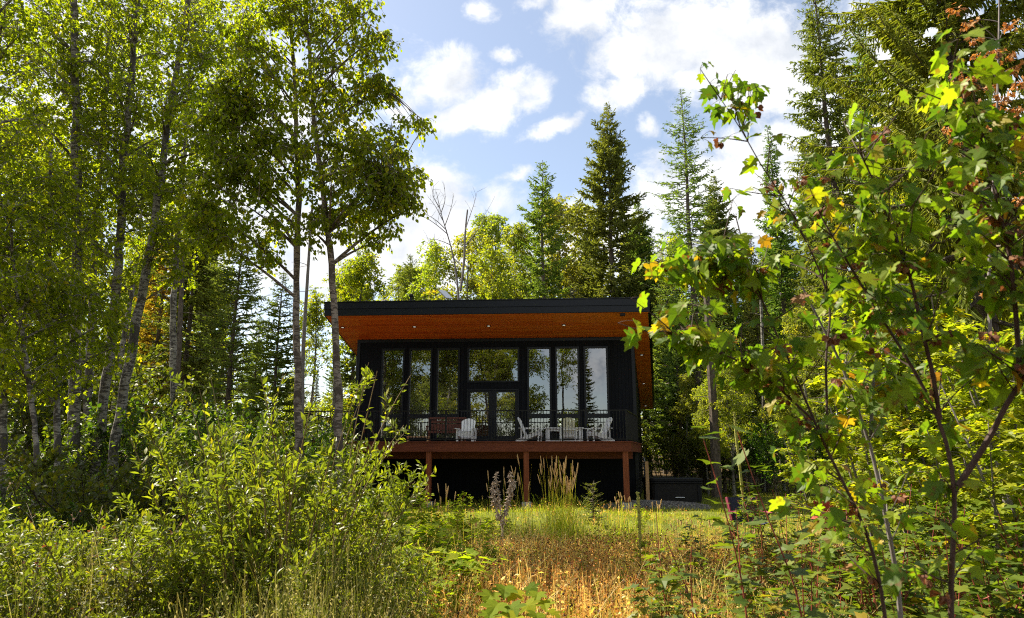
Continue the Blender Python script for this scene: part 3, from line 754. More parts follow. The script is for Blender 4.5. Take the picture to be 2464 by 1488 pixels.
bn = empty('wooden_bench', on_deck(1076, 26.6), 'red brown wooden bench with a slatted back standing by the windows', 'bench')
bn.rotation_euler = (0, 0, .03)
mb = MB()
for i in range(5): mb.box(-.72, .72, -.30 + i * .10, -.30 + i * .10 + .09, .42, .455)
mb.box(-.72, .72, -.325, -.302, .36, .45); mb.build('seat', M['benchwood'], bn)
mb = MB()
mb.box(-.70, .70, .20, .24, .90, .99); mb.box(-.66, .66, .20, .235, .76, .86); mb.box(-.66, .66, .20, .235, .50, .73); mb.build('backrest', M['benchwood'], bn)
for sx in (-1, 1):
    for y in (-.26, .22):
        mb = MB(); mb.box(sx * .68 - .035, sx * .68 + .035, y - .035, y + .035, 0, .419 if y < 0 else .415); mb.build('leg', M['benchwood'], bn)
    mb = MB(); mb.box(sx * .735 - .012, sx * .735 + .012, .20, .24, .456, .97); mb.build('back_post', M['benchwood'], bn)
    mb = MB(); mb.box(sx * .76 - .04, sx * .76 + .04, -.34, .19, .61, .64); mb.box(sx * .76 - .025, sx * .76 + .025, -.30, -.25, .456, .609); mb.build('armrest', M['benchwood'], bn)
st = empty('low_stool', on_deck(1006, 25.6), 'low wooden bench with a sunlit honey coloured top at the left of the deck', 'bench')
mb = MB(); mb.box(-.42, .42, -.15, .15, .18, .22); mb.build('seat', M['rawwood'], st)
for sx in (-1, 1):
    mb = MB(); mb.box(sx * .36 - .025, sx * .36 + .025, -.12, .12, 0, .179); mb.build('leg', M['rawwood'], st)

# inside the cabin
def wallpix(u, v, d):   # point on plane parallel to the front, d behind it
    s, z = fpix(u, v, -d); return fpt(s, z, -d)
p = wallpix(1075, 979, PART + .17)
ck = empty('wall_clock', tuple(p), 'round dark wall clock hanging on the pale wall inside the cabin', 'clock')
ck.rotation_euler = (0, 0, math.atan2(E2[1], E2[0]))
a = np.linspace(0, 2 * math.pi, 33)[:-1]
def discy(r, y0, y1, mb):
    V = np.concatenate([np.stack([r * np.cos(a), 0 * a + y, r * np.sin(a)], -1) for y in (y0, y1)])
    i = np.arange(32); j = (i + 1) % 32
    mb.add(V, [np.stack([i, j, 32 + j, 32 + i], -1), np.arange(32)[None, :]])
mb = MB(); discy(.24, -.04, .0, mb); mb.build('face', M['black'], ck)
mb = MB(); mb.beam((0, -.045, 0), (.10, -.045, .09), .018, .006, up=(0, 1, 0)); mb.beam((0, -.045, 0), (-.03, -.045, .17), .014, .006, up=(0, 1, 0)); mb.build('hand', M['white'], ck)
p = wallpix(1153, 1000, PART + .12)
bd = empty('barn_door', (p[0], p[1], DECK_Z), 'brown sliding barn door seen through the french doors', 'door')
bd.rotation_euler = (0, 0, math.atan2(E2[1], E2[0]))
mb = MB(); mb.box(-.48, .48, -.06, -.02, .03, 2.12); mb.build('panel', M['barnwood'], bd)
mb = MB(); mb.box(-1.4, 1.2, -.05, -.03, 2.17, 2.22); mb.build('rail', M['black'], bd)
a_, e_ = azel(1213, 884); Yf = 31.0
fan = empty('ceiling_fan', (a_ * Yf, Yf, EYE + e_ * Yf), 'black ceiling fan seen through the wide middle window', 'ceiling fan')
mb = MB(); mb.tubes(np.array([(0, 0, -.10), (0, 0, -.08), (0, 0, .06), (0, 0, .09)]), np.array([[.05, .12, .12, .04]]), 14, cap=True); mb.build('motor', M['black'], fan)
mb = MB(); mb.tubes(np.array([(0, 0, .08), (0, 0, float(soffit_z((a_ * Yf, Yf))) - .10 - (EYE + e_ * Yf))]), .015, 8); mb.build('downrod', M['black'], fan)
for k in range(3):
    t_ = k * 2.094 + .5
    mb = MB(); dx, dy = math.cos(t_), math.sin(t_)
    mb.beam((dx * .1, dy * .1, -.02), (dx * .72, dy * .72, -.02), .14, .012, up=(.18 * dy, -.18 * dx, 1)); mb.build('blade', M['black'], fan)

# ------------------------------------------------------------------ beside the cabin
a_, _ = azel(1617, 1190); Yt = 27.2
tub = empty('hot_tub', (a_ * Yt, Yt, float(gh(a_ * Yt, Yt)) + .04), 'dark grey hot tub with rounded corners and a closed cover on the lawn', 'hot tub')
def rrect(hw, hd, r, n=6):
    pts = []
    for cx, cy, a0 in ((hw - r, hd - r, 0), (-hw + r, hd - r, 90), (-hw + r, -hd + r, 180), (hw - r, -hd + r, 270)):
        for k in range(n + 1):
            t_ = math.radians(a0 + 90 * k / n); pts.append((cx + r * math.cos(t_), cy + r * math.sin(t_)))
    return np.array(pts)
def loft(mb, secs):
    k = len(secs[0][0])
    V = np.concatenate([np.column_stack([p, np.full(k, z)]) for p, z in secs])
    i = np.arange(k); j = (i + 1) % k
    F = np.concatenate([np.stack([i, j, j + k, i + k], -1) + n * k for n in range(len(secs) - 1)])
    mb.add(V, [F, (np.arange(k) + (len(secs) - 1) * k)[None, :], np.arange(k)[::-1][None, :]])
mb = MB(); loft(mb, [(rrect(.93, .93, .16), -.05), (rrect(.95, .95, .18), .70)]); cab = mb.build('cabinet', M['tub'], tub)
mb = MB(); loft(mb, [(rrect(.96, .96, .18), .701), (rrect(.995, .995, .2), .72), (rrect(.995, .995, .2), .765), (rrect(.97, .97, .19), .785)]); mb.build('rim', M['tubcover'], tub)
mb = MB(); loft(mb, [(rrect(.985, .985, .2), .786), (rrect(1.0, 1.0, .2), .80), (rrect(1.0, 1.0, .2), .875), (rrect(.96, .96, .18), .90)]); mb.build('cover', M['tubcover'], tub)
for sx in (-1, 1):
    mb = MB(); mb.box(sx * .80 - .05, sx * .80 + .05, -.975, -.951, .0, .66); mb.build('corner_panel', M['tubcover'], tub)
mb = MB(); mb.box(-.10, .24, -1.0, -.952, .20, .225); mb.build('step_bar', M['dish'], tub)

a_, _ = azel(1557, 1150); Yp = 26.2; g = float(gh(a_ * Yp, Yp))
pt_ = empty('wooden_post', (a_ * Yp, Yp, g), 'pale upright wooden post between the cabin corner and the hot tub', 'post')
mb = MB(); mb.box(-.06, .06, -.06, .06, -.1, 1.58); mb.build('shaft', M['rawwood'], pt_)
mb = MB(); mb.box(-.10, .10, -.10, .10, -.1, .10); mb.build('footing', M['concrete'], pt_)
for k, (u, v0, v1, dep, mat, lab) in enumerate(((1533, 1105, 1168, 28.6, 'maroon', 'dark maroon towel hanging on the right side of the cabin'), (1546, 1100, 1150, 29.5, 'greycloth', 'light grey towel hanging beside the dark one on the cabin side'))):
    A, B = P(u, v0, dep), P(u, v1, dep)
    X = np.linspace(-.13, .13, 9); Zs = np.linspace(0, B[2] - A[2], 9)
    gx, gz = np.meshgrid(X, Zs)
    V = np.stack([A[0] + gx * .35 + .03 * np.sin(gx * 40) + .06 * k, A[1] + gx * .9 , A[2] + gz - .04 * np.cos(gx * 12)], -1)
    i, j = np.meshgrid(np.arange(8), np.arange(8), indexing='ij'); b_ = i * 9 + j
    F = np.stack([b_, b_ + 1, b_ + 10, b_ + 9], -1).reshape(-1, 4)
    mb = MB(); mb.add(V, F); mb.add(V + np.array([.012, 0, 0]), F[:, ::-1])
    tag(mb.build('hanging_towel', M[mat], None, smooth=True), lab, 'towel')

# gravel heap under the right end of the deck
rng = np.random.default_rng(7)
n = 5200; ang = rng.uniform(0, 2 * math.pi, n); rad = np.sqrt(rng.uniform(0, 1, n)) * 1.9
gx, gy = 5.0 + rad * np.cos(ang) * 1.0, 24.6 + rad * np.sin(ang) * .8
gz = gh(gx, gy) + .24 * (1 - (rad / 1.9) ** 2) - .01
mb = MB(); sz = rng.uniform(.018, .05, n)
mb.leaves(np.stack([gx, gy, gz], -1), rng.normal(size=(n, 3)), rng.normal(size=(n, 3)), sz, np.array([(0, -1, 0), (1, 0, .2), (0, 1, 0), (-1, 0, .1), (0, 0, .8), (0, .1, -.7)], float), np.array([[0,1,4],[1,2,4],[2,3,4],[3,0,4],[1,0,5],[2,1,5],[3,2,5],[0,3,5]]), rng.random(n))
X, Y_ = np.meshgrid(np.linspace(-1, 1, 25), np.linspace(-1, 1, 25)); rr = np.minimum(1, np.hypot(X, Y_))
V = np.stack([5.0 + X * 1.9, 24.6 + Y_ * 1.52, gh(5 + X * 1.9, 24.6 + Y_ * 1.52) + .24 * (1 - rr ** 2) - .03], -1)
i, j = np.meshgrid(np.arange(24), np.arange(24), indexing='ij'); b_ = i * 25 + j
mb.add(V, np.stack([b_, b_ + 1, b_ + 26, b_ + 25], -1).reshape(-1, 4), .5)
m, nt, out = new_mat('gravel'); at = nt.nodes.new('ShaderNodeAttribute'); at.attribute_name = 'rnd'
b = nt.nodes.new('ShaderNodeBsdfPrincipled'); b.inputs['Roughness'].default_value = .95
nt.links.new(ramp(nt, [(0, (.06, .055, .05)), (.6, (.15, .135, .12)), (1, (.26, .24, .21))], at.outputs['Fac']), b.inputs['Base Color']); nt.links.new(b.outputs[0], out.inputs['Surface'])
tag(mb.build('gravel_heap', m), 'low heap of grey gravel at the foot of the right deck post', 'gravel', kind='stuff')

# ------------------------------------------------------------------ camp chairs on the grass
def camp_chair(label, u, v, Y, rz, seat, edge_, folded=False, sc=1.0):
    a_, e_ = azel(u, v); x = a_ * Y
    t = empty('camp_chair', (x, Y, float(gh(x, Y)) + .01), label, 'chair', None, rz, sc)
    W = .30
    for sx in (-1, 1):
        mb = MB(); mb.tubes(np.array([(sx * W, -.27, 0), (sx * W * .9, .24, .46)]), .011, 8); mb.build('leg', M['black'], t)
        mb = MB(); mb.tubes(np.array([(sx * W, .27, 0), (sx * W, -.25, .62)]), .011, 8); mb.build('leg', M['black'], t)
        mb = MB(); mb.tubes(np.array([(sx * W * .9, .20, .40), (sx * (W + .03), .34, .92)]), .011, 8); mb.build('back_post', M['black'], t)
        mb = MB(); n_ = 7; ys = np.linspace(-.30, .25, n_); w = .05
        V = np.array([(sx * (W + .02) + k * w, y, .62 + .02 * math.sin(i * .5) + dz) for i, y in enumerate(ys) for k in (-1, 1) for dz in (0, .014)])
        F = []
        for i in range(n_ - 1):
            b0 = i * 4; F += [[b0 + 1, b0 + 3, b0 + 7, b0 + 5], [b0, b0 + 4, b0 + 6, b0 + 2], [b0, b0 + 1, b0 + 5, b0 + 4], [b0 + 2, b0 + 6, b0 + 7, b0 + 3]]
        mb.add(V, np.array(F)); mb.build('armrest', M[edge_], t)
    def sling(name, f, mat, th):
        a, b = np.meshgrid(np.linspace(-1, 1, 11), np.linspace(0, 1, 9)); V = f(a, b); i, j = np.meshgrid(np.arange(8), np.arange(10), indexing='ij'); q = i * 11 + j
        F = np.stack([q, q + 1, q + 12, q + 11], -1).reshape(-1, 4)
        mb = MB(); mb.add(V, F); mb.add(V + np.array(th), F[:, ::-1]); return mb.build(name, M[mat], t, smooth=True)
    sling('seat', lambda a, b: np.stack([a * W * .95, -.27 + .5 * b, .44 - .05 * (1 - a * a) - .04 * b], -1), seat, (0, 0, -.015))
    bk = sling('backrest', lambda a, b: np.stack([a * (W + .02), .21 + .13 * b + .05 * (1 - a * a), .40 + .52 * b], -1), seat, (0, .015, 0))
    for sx in (-1, 1):
        mb = MB(); mb.beam((sx * (W + .02), .20, .40), (sx * (W + .05), .335, .93), .03, .07); mb.build('side_panel', M[edge_], t)
    return t
camp_chair('navy folding camp chair with magenta sides on the sunny lawn', 1806, 1260, 14.6, .15, 'navy', 'magenta', sc=.95)
camp_chair('faded red quilted camp chair half hidden behind the red stemmed shrubs', 2008, 1272, 13.0, -.5, 'red_cloth', 'red_cloth', sc=.95)
camp_chair('navy folding camp chair in deep grass right of the faded red one', 2168, 1250, 14.0, -.9, 'navy', 'navy', sc=.95)
# ------------------------------------------------------------------ vegetation generators
def unit(rng, n, zmin=-1.0, zmax=1.0):
    z = rng.uniform(zmin, zmax, n); a = rng.uniform(0, 2 * math.pi, n); r = np.sqrt(np.maximum(0, 1 - z * z))
    return np.stack([r * np.cos(a), r * np.sin(a), z], -1)
def bez(p0, p1, p2, n):           # (M,3) each -> (M,n,3)
    t = np.linspace(0, 1, n)[None, :, None]
    return (1 - t) ** 2 * p0[:, None] + 2 * t * (1 - t) * p1[:, None] + t * t * p2[:, None]
def along(pts, t):                # pts (M,n,3), t (M,k) -> (M,k,3)
    M_, n, _ = pts.shape
    x = np.clip(t, 0, 1) * (n - 1); i = np.minimum(x.astype(int), n - 2); f = (x - i)[..., None]
    m = np.arange(M_)[:, None]
    return pts[m, i] * (1 - f) + pts[m, i + 1] * f
def resample(pts, n):
    pts = np.array(pts, float); d = np.concatenate([[0], np.cumsum(np.linalg.norm(np.diff(pts, axis=0), axis=1))])
    s = np.linspace(0, d[-1], n)
    # Catmull-Rom style smoothing by interpolating then averaging
    q = np.stack([np.interp(s, d, pts[:, k]) for k in range(3)], -1)
    for _ in range(3): q[1:-1] = .25 * q[:-2] + .5 * q[1:-1] + .25 * q[2:]
    return q

def crown(rng, trunk, r_base, r_top, clusters, n_leaf, r_cl, leaf, mats, T=T_DIA, F=F_DIA, droop=.8, n_limb=14, twigs=5, sides=10,
          limb_r=.03, width=1.0, name_wood='trunk', parent=None, attach=(.35, .97), axis_down=.6, rise=.7, lscale=(.7, 1.25), min_frac=0.0, root_flare=1.25):
    """trunk polyline (world or local), cluster centres (C,3) -> meshes 'trunk' and 'crown' under parent"""
    tp = resample(trunk, 40); n = len(tp)
    rad = np.linspace(r_base, r_top, n) * (1 + .06 * rng.normal(size=n)); rad[:2] *= root_flare
    tp[1:] += rng.normal(size=(n - 1, 3)) * r_base * .12
    wood = MB(); wood.tubes(tp, rad, sides)
    C = np.array(clusters, float); k = len(C)
    lim = rng.permutation(k)[:min(n_limb, k)]
    def attach_pt(c):
        hd = np.linalg.norm(tp[:, :2] - c[:2], axis=1)
        want = c[2] - hd * rise
        i0, i1 = int(attach[0] * (n - 1)), int(attach[1] * (n - 1))
        j = i0 + np.argmin(np.abs(tp[i0:i1 + 1, 2] - want[i0:i1 + 1]))
        return j
    LP, LR = [], []
    for q in lim:
        j = attach_pt(C[q]); a, c = tp[j], C[q]; L = np.linalg.norm(c - a)
        mid = (a + c) / 2 + np.array([0, 0, .14 * L]) + rng.normal(size=3) * .06 * L
        LP.append(bez(a[None], mid[None], c[None], 9)[0]); LR.append(np.linspace(min(rad[j] * .6, limb_r + .004 * L), .006, 9))
    LP, LR = np.array(LP), np.array(LR); wood.tubes(LP, LR, 6)
    cand = np.concatenate([LP[:, 3:].reshape(-1, 3)]); 
    rest = np.setdiff1d(np.arange(k), lim)
    if len(rest):
        c = C[rest]
        d = np.linalg.norm(c[:, None] - cand[None], axis=2) + .35 * np.maximum(0, cand[None, :, 2] - c[:, None, 2])
        a = cand[np.argmin(d, 1)].copy()
        jt = np.array([attach_pt(x) for x in c]); dt = np.linalg.norm(tp[jt] - c, axis=1)
        use = dt < d.min(1) * 1.25; a[use] = tp[jt[use]]
        L = np.linalg.norm(c - a, axis=1, keepdims=True)
        mid = (a + c) / 2 + np.array([0, 0, 1]) * .12 * L + rng.normal(size=c.shape) * .07 * L
        wood.tubes(bez(a, mid, c, 6), np.linspace(1, .35, 6)[None] * np.clip(.006 + .005 * L, .005, .022), 4)
    # twigs
    cc = np.repeat(C, twigs, 0); d = unit(rng, len(cc), -.7, .8)
    Lt = r_cl * rng.uniform(.6, 1.3, (len(cc), 1))
    e = cc + d * Lt; e[:, 2] -= droop * Lt[:, 0] * .6
    m_ = cc + d * Lt * .55 + np.array([0, 0, .12]) * Lt
    tw = bez(cc, m_, e, 5)
    wood.tubes(tw, np.linspace(.006, .002, 5)[None].repeat(len(tw), 0), 3)
    # leaves
    per = max(1, int(round(n_leaf / twigs)))
    t = rng.uniform(.12, 1.0, (len(tw), per)) ** .8
    pos = along(tw, t).reshape(-1, 3); tan = nrm(np.repeat((e - cc), per, 0))
    N = len(pos)
    pos = pos + rng.normal(size=(N, 3)) * r_cl * .10
    ax = tan * .5 + unit(rng, N) * .7 + np.array([0, 0, -1]) * axis_down
    no = unit(rng, N) + np.array([0, 0, .5])
    rn = np.clip(np.repeat(rng.beta(2.2, 2.2, k), twigs * per) * .55 + rng.random(N) * .45, 0, 1)
    lf = MB(); lf.leaves(pos, ax, no, leaf * rng.uniform(*lscale, N), T, F, rn, width=width, jit=rng.uniform(.3, 1.8, N))
    wood.build(name_wood, mats[0], parent); lf.build('crown', mats[1], parent)

def blob_points(rng, blobs, n):
    """blobs: (centre xyz, radii xyz, weight)"""
    w_ = np.array([b[2] for b in blobs], float); idx = rng.choice(len(blobs), n, p=w_ / w_.sum())
    d = unit(rng, n) * rng.uniform(.15, 1, (n, 1)) ** (1 / 2.2)
    return np.array([blobs[i][0] for i in idx]) + d * np.array([blobs[i][1] for i in idx])
def pblob(u, v, Y, ru, rv, rd, w):
    c = P(u, v, Y); s = Y / FPX
    return (c, (ru * s * 1.02, rd, rv * s * 1.02), w)

def conifer(rng, H, bw, start, parent, mats, whorl=.34, nb=6, taper=.85, droop=.35, lift=.25, twig=.36, density=11, sparse=1.0, strip=1.0, trunk_r=None, hang=.25, gapiness=.25, lvar=(.6, 1.18)):
    tr = trunk_r or H * .0105
    z = np.linspace(-.1, H, 30); tp = np.stack([.03 * np.sin(z * .7) * z / H * 2, .03 * np.cos(z * .9), z], -1)
    wood = MB(); wood.tubes(tp, np.linspace(tr * 1.15, .012, 30), 9)
    zs, az, Ls = [], [], []
    zz = H * start
    while zz < H - .12:
        t = (zz - H * start) / (H * (1 - start))
        L0 = bw * ((1 - t) ** taper) * (.55 + .45 * min(1, t * 5 + .3)) + .10
        m = max(3, int(nb * (1 if t < .9 else .7)))
        a0 = rng.uniform(0, 6.28)
        for k in range(m):
            if rng.random() < gapiness * (1 - t): continue
            zs.append(zz + rng.normal() * .06); az.append(a0 + k * 6.283 / m + rng.normal() * .25); Ls.append(L0 * rng.uniform(*lvar) * (1.25 if rng.random() < .06 else 1))
        zz += whorl * (1.0 - .45 * t) * rng.uniform(.8, 1.2)
    zs, az, Ls = map(np.array, (zs, az, Ls)); t = (zs - H * start) / (H * (1 - start))
    n = 8; s = np.linspace(0, 1, n)[None]
    slope = (-droop * (1 - t) + lift * t ** 1.2 * 1.6)[:, None]
    zc = zs[:, None] + Ls[:, None] * (slope * s + (.30 * (1 - t[:, None]) + .05) * s ** 3 * 1.0)
    bend = rng.normal(size=len(az)) * .18
    aa = az[:, None] + bend[:, None] * s
    B = np.stack([Ls[:, None] * s * np.cos(aa), Ls[:, None] * s * np.sin(aa), zc], -1)
    wood.tubes(B, np.linspace(1, .15, n)[None] * np.clip(.010 + .009 * Ls[:, None], .008, .05), 4)
    lf = MB()
    pos, ax, sz, rn = [], [], [], []
    for b in range(len(Ls)):
        L = Ls[b]; k = max(5, int(L * density * 2 * sparse))
        tt = np.sort(rng.uniform(.10 if L < 1 else .18, 1.0, k)); tt[-1] = 1.0
        p = along(B[b:b+1], tt[None])[0]; g = nrm(B[b, -1] - B[b, 0]); side = nrm(np.cross(g, (0, 0, 1)))
        sg = np.where(np.arange(k) % 2 == 0, 1, -1)[:, None]
        d = g * rng.uniform(.45, .9, (k, 1)) + side * sg * rng.uniform(.45, 1.0, (k, 1)) + np.array([0, 0, 1]) * (rng.normal(size=(k, 1)) * .18 - hang * (1 - t[b]))
        d[-1] = g
        tl = twig * (1 - .55 * tt) * min(1, .35 + L / 2.0) * rng.uniform(.7, 1.3, k)
        pos.append(p); ax.append(d); sz.append(tl); rn.append(np.full(k, rng.random() * .5) + rng.random(k) * .5)
        # secondary foliage from twig middles, hanging
        q = p + nrm(d) * (tl * .5)[:, None]; d2 = d * .7 + rng.normal(size=(k, 3)) * .5 - np.array([0, 0, hang * 1.6])
        pos.append(q); ax.append(d2); sz.append(tl * .7); rn.append(np.full(k, rng.random() * .5) + rng.random(k) * .5)
    pos, ax, sz, rn = np.concatenate(pos), np.concatenate(ax), np.concatenate(sz), np.concatenate(rn)
    N = len(pos)
    no = unit(rng, N) + np.array([0, 0, .4])
    lf.leaves(pos, ax, no, sz, T_STRIP, F_STRIP, rn, width=strip)
    lf.leaves(pos, ax, np.cross(nrm(ax), nrm(no)), sz * .95, T_STRIP, F_STRIP, rn, width=strip)
    wood.build('trunk', mats[0], parent); lf.build('crown', mats[1], parent)

def shrub(rng, parent, mats, n_stem=14, base_r=.3, H=1.6, spread=.7, shoots=9, shoot_l=.5, leaf=.06, per=16, T=T_OVAL, F=F_OVAL, width=1.0, stem_r=.008,
          up=.5, horiz=0.0, hvar=.3, jitter=.012, t0=.12, stemname='stems', lname='leaves', shoot_up=.5, curve=.25, petiole=0.0, rbias=0.0):
    a = rng.uniform(0, 6.283, n_stem); r = np.sqrt(rng.random(n_stem)) * base_r
    b = np.stack([r * np.cos(a), r * np.sin(a), np.full(n_stem, -.05)], -1)
    h = H * (1 - hvar * rng.random(n_stem)); a2 = a + rng.normal(size=n_stem) * .5; sp = spread * np.sqrt(rng.random(n_stem))
    tip = b + np.stack([sp * np.cos(a2), sp * np.sin(a2), h], -1)
    mid = b + (tip - b) * .5 + np.stack([-sp * np.cos(a2) * curve, -sp * np.sin(a2) * curve, h * .12], -1) + rng.normal(size=b.shape) * .04 * H
    S = bez(b, mid, tip, 12)
    wood = MB(); wood.tubes(S, np.linspace(1, .3, 12)[None] * (stem_r * rng.uniform(.7, 1.3, (n_stem, 1))), 5, rng.random(n_stem))
    t = rng.uniform(.18, .97, (n_stem, shoots))
    p = along(S, t).reshape(-1, 3); g = np.repeat(nrm(tip - b), shoots, 0)
    tt = t.reshape(-1, 1)
    d = nrm(unit(rng, len(p), -.1, .6) + g * .35 + np.array([0, 0, 1]) * shoot_up)
    L = shoot_l * (1.15 - .7 * tt) * rng.uniform(.6, 1.3, (len(p), 1))
    e = p + d * L; m_ = p + d * L * .5 + rng.normal(size=p.shape) * .05 * L
    Q = bez(p, m_, e, 5)
    wood.tubes(Q, np.linspace(1, .4, 5)[None] * stem_r * .45, 3, rng.random(len(Q)))
    # leaves on shoots and stem tops
    kt = np.linspace(t0, 1, per)[None] + rng.normal(size=(len(Q), per)) * .02
    pos = along(Q, kt).reshape(-1, 3); tan = np.repeat(d, per, 0)
    ks = max(4, int(per * 1.3)); ts = rng.uniform(.35, 1.0, (n_stem, ks))
    pos2 = along(S, ts).reshape(-1, 3); tan2 = np.repeat(nrm(tip - mid), ks, 0)
    pos = np.concatenate([pos, pos2]); tan = np.concatenate([tan, tan2]); N = len(pos)
    o = unit(rng, N); o = nrm(o - tan * np.sum(o * tan, -1, keepdims=True))
    if horiz: o[:, 2] *= (1 - horiz)
    ax = tan * up + o * .8
    if horiz: ax[:, 2] = ax[:, 2] * (1 - horiz) - .12 * horiz
    no = unit(rng, N, -.2, 1) * (1 - .7 * horiz) + np.array([0, 0, .4 + 1.2 * horiz])
    pos = pos + nrm(o) * petiole + rng.normal(size=(N, 3)) * jitter
    grp = np.concatenate([np.repeat(rng.random(len(Q)), per), np.repeat(rng.random(n_stem), ks)])
    rn = np.clip(rbias + grp * .5 + rng.random(N) * .5, 0, 1)
    lf = MB(); lf.leaves(pos, ax, no, leaf * rng.uniform(.55, 1.25, N), T, F, rn, width=width, jit=rng.uniform(.2, 2.0, N))
    wood.build(stemname, mats[0], parent); lf.build(lname, mats[1], parent)

def copy_of(src, name, loc, rz, sc, label, cat, group=None):
    t = bpy.data.objects.new(name, None); COL.objects.link(t); t.location = loc; t.rotation_euler = (0, 0, rz); t.scale = (sc, sc, sc) if np.isscalar(sc) else sc
    tag(t, label, cat, group)
    for ch in src.children:
        c = ch.copy(); COL.objects.link(c); c.parent = t
    return t
def gxy(u, Y, v=1090):
    a, _ = azel(u, v); return a * Y, Y, float(gh(a * Y, Y))

# ------------------------------------------------------------------ birch pair in front of the cabin's left end
def birch_at(label, seed, pts, Y, r0, r1, blobs, n_cl, n_leaf, r_cl, leaf, mats, cat='tree', name='birch_tree', group=None, **kw):
    rng = np.random.default_rng(seed)
    q = [P(u, v, Y + dy) for u, v, dy in pts]
    g = np.array([q[0][0] - .05, q[0][1], float(gh(q[0][0], q[0][1])) - .1])
    trunk = [g] + [x for x in q if x[2] > g[2] + .2]
    t = empty(name, (0, 0, 0), label, cat, group)
    base = np.array([g[0], g[1], g[2] + .1]); t.location = base
    C = blob_points(rng, blobs, n_cl) - base
    C = C[C[:, 2] > .25]
    crown(rng, [x - base for x in trunk], r0, r1, C, n_leaf, r_cl, leaf, mats, parent=t, **kw)
    return t
YB = 13.0
birch_at('slender birch crossing in front of the cabin roof, right one of the pair', 11,
    [(820, 1200, 0), (812, 900, 0), (806, 760, 0), (795, 600, 0), (775, 430, 0), (755, 300, .1), (742, 120, .2), (735, -60, .3), (730, -160, .3)], YB, .092, .02,
    [pblob(860, 470, YB, 150, 90, 1.0, 1.5), pblob(800, 330, YB, 150, 90, 1.1, 1.3), pblob(920, 380, YB, 100, 90, .9, .9), pblob(820, 180, YB, 130, 100, 1.0, 1.2),
     pblob(870, 70, YB, 95, 70, .8, .55), pblob(760, 0, YB, 130, 110, .9, 1.2), pblob(1000, 300, YB, 55, 22, .4, .16), pblob(920, 215, YB, 60, 40, .5, .25), pblob(950, 465, YB, 70, 60, .6, .45),
     pblob(900, 565, YB, 60, 28, .5, .16), pblob(770, 560, YB, 90, 45, .7, .28)],
    600, 24, .28, .094, (M['birch_warm'], M['l_birch']), T=T_OVAL, F=F_OVAL, n_limb=26, axis_down=.8)
birch_at('straight birch, left one of the pair beside the cabin, with drooping leaves tinted sunlit yellow', 12,
    [(722, 1200, 0), (716, 930, 0), (712, 760, 0), (716, 600, 0), (718, 480, .05), (712, 300, .1), (705, 120, .2), (690, -60, .3), (685, -160, .3)], YB + .7, .092, .02,
    [pblob(560, 330, YB + .5, 110, 130, 1.0, 1.3), pblob(620, 200, YB + .5, 110, 110, 1.0, 1.1), pblob(520, 450, YB + .5, 70, 80, .8, .7), pblob(640, 400, YB + .5, 110, 100, .9, 1.1), pblob(600, 540, YB + .5, 120, 60, .8, .65),
     pblob(650, 60, YB + .5, 120, 100, .9, 1.0), pblob(540, 250, YB + .3, 60, 60, .6, .5), pblob(500, 540, YB + .5, 50, 60, .6, .35), pblob(620, 610, YB + .5, 50, 22, .5, .12)],
    560, 24, .29, .094, (M['birch_warm'], M['l_birch_sunlit']), T=T_OVAL, F=F_OVAL, n_limb=24, axis_down=.8)

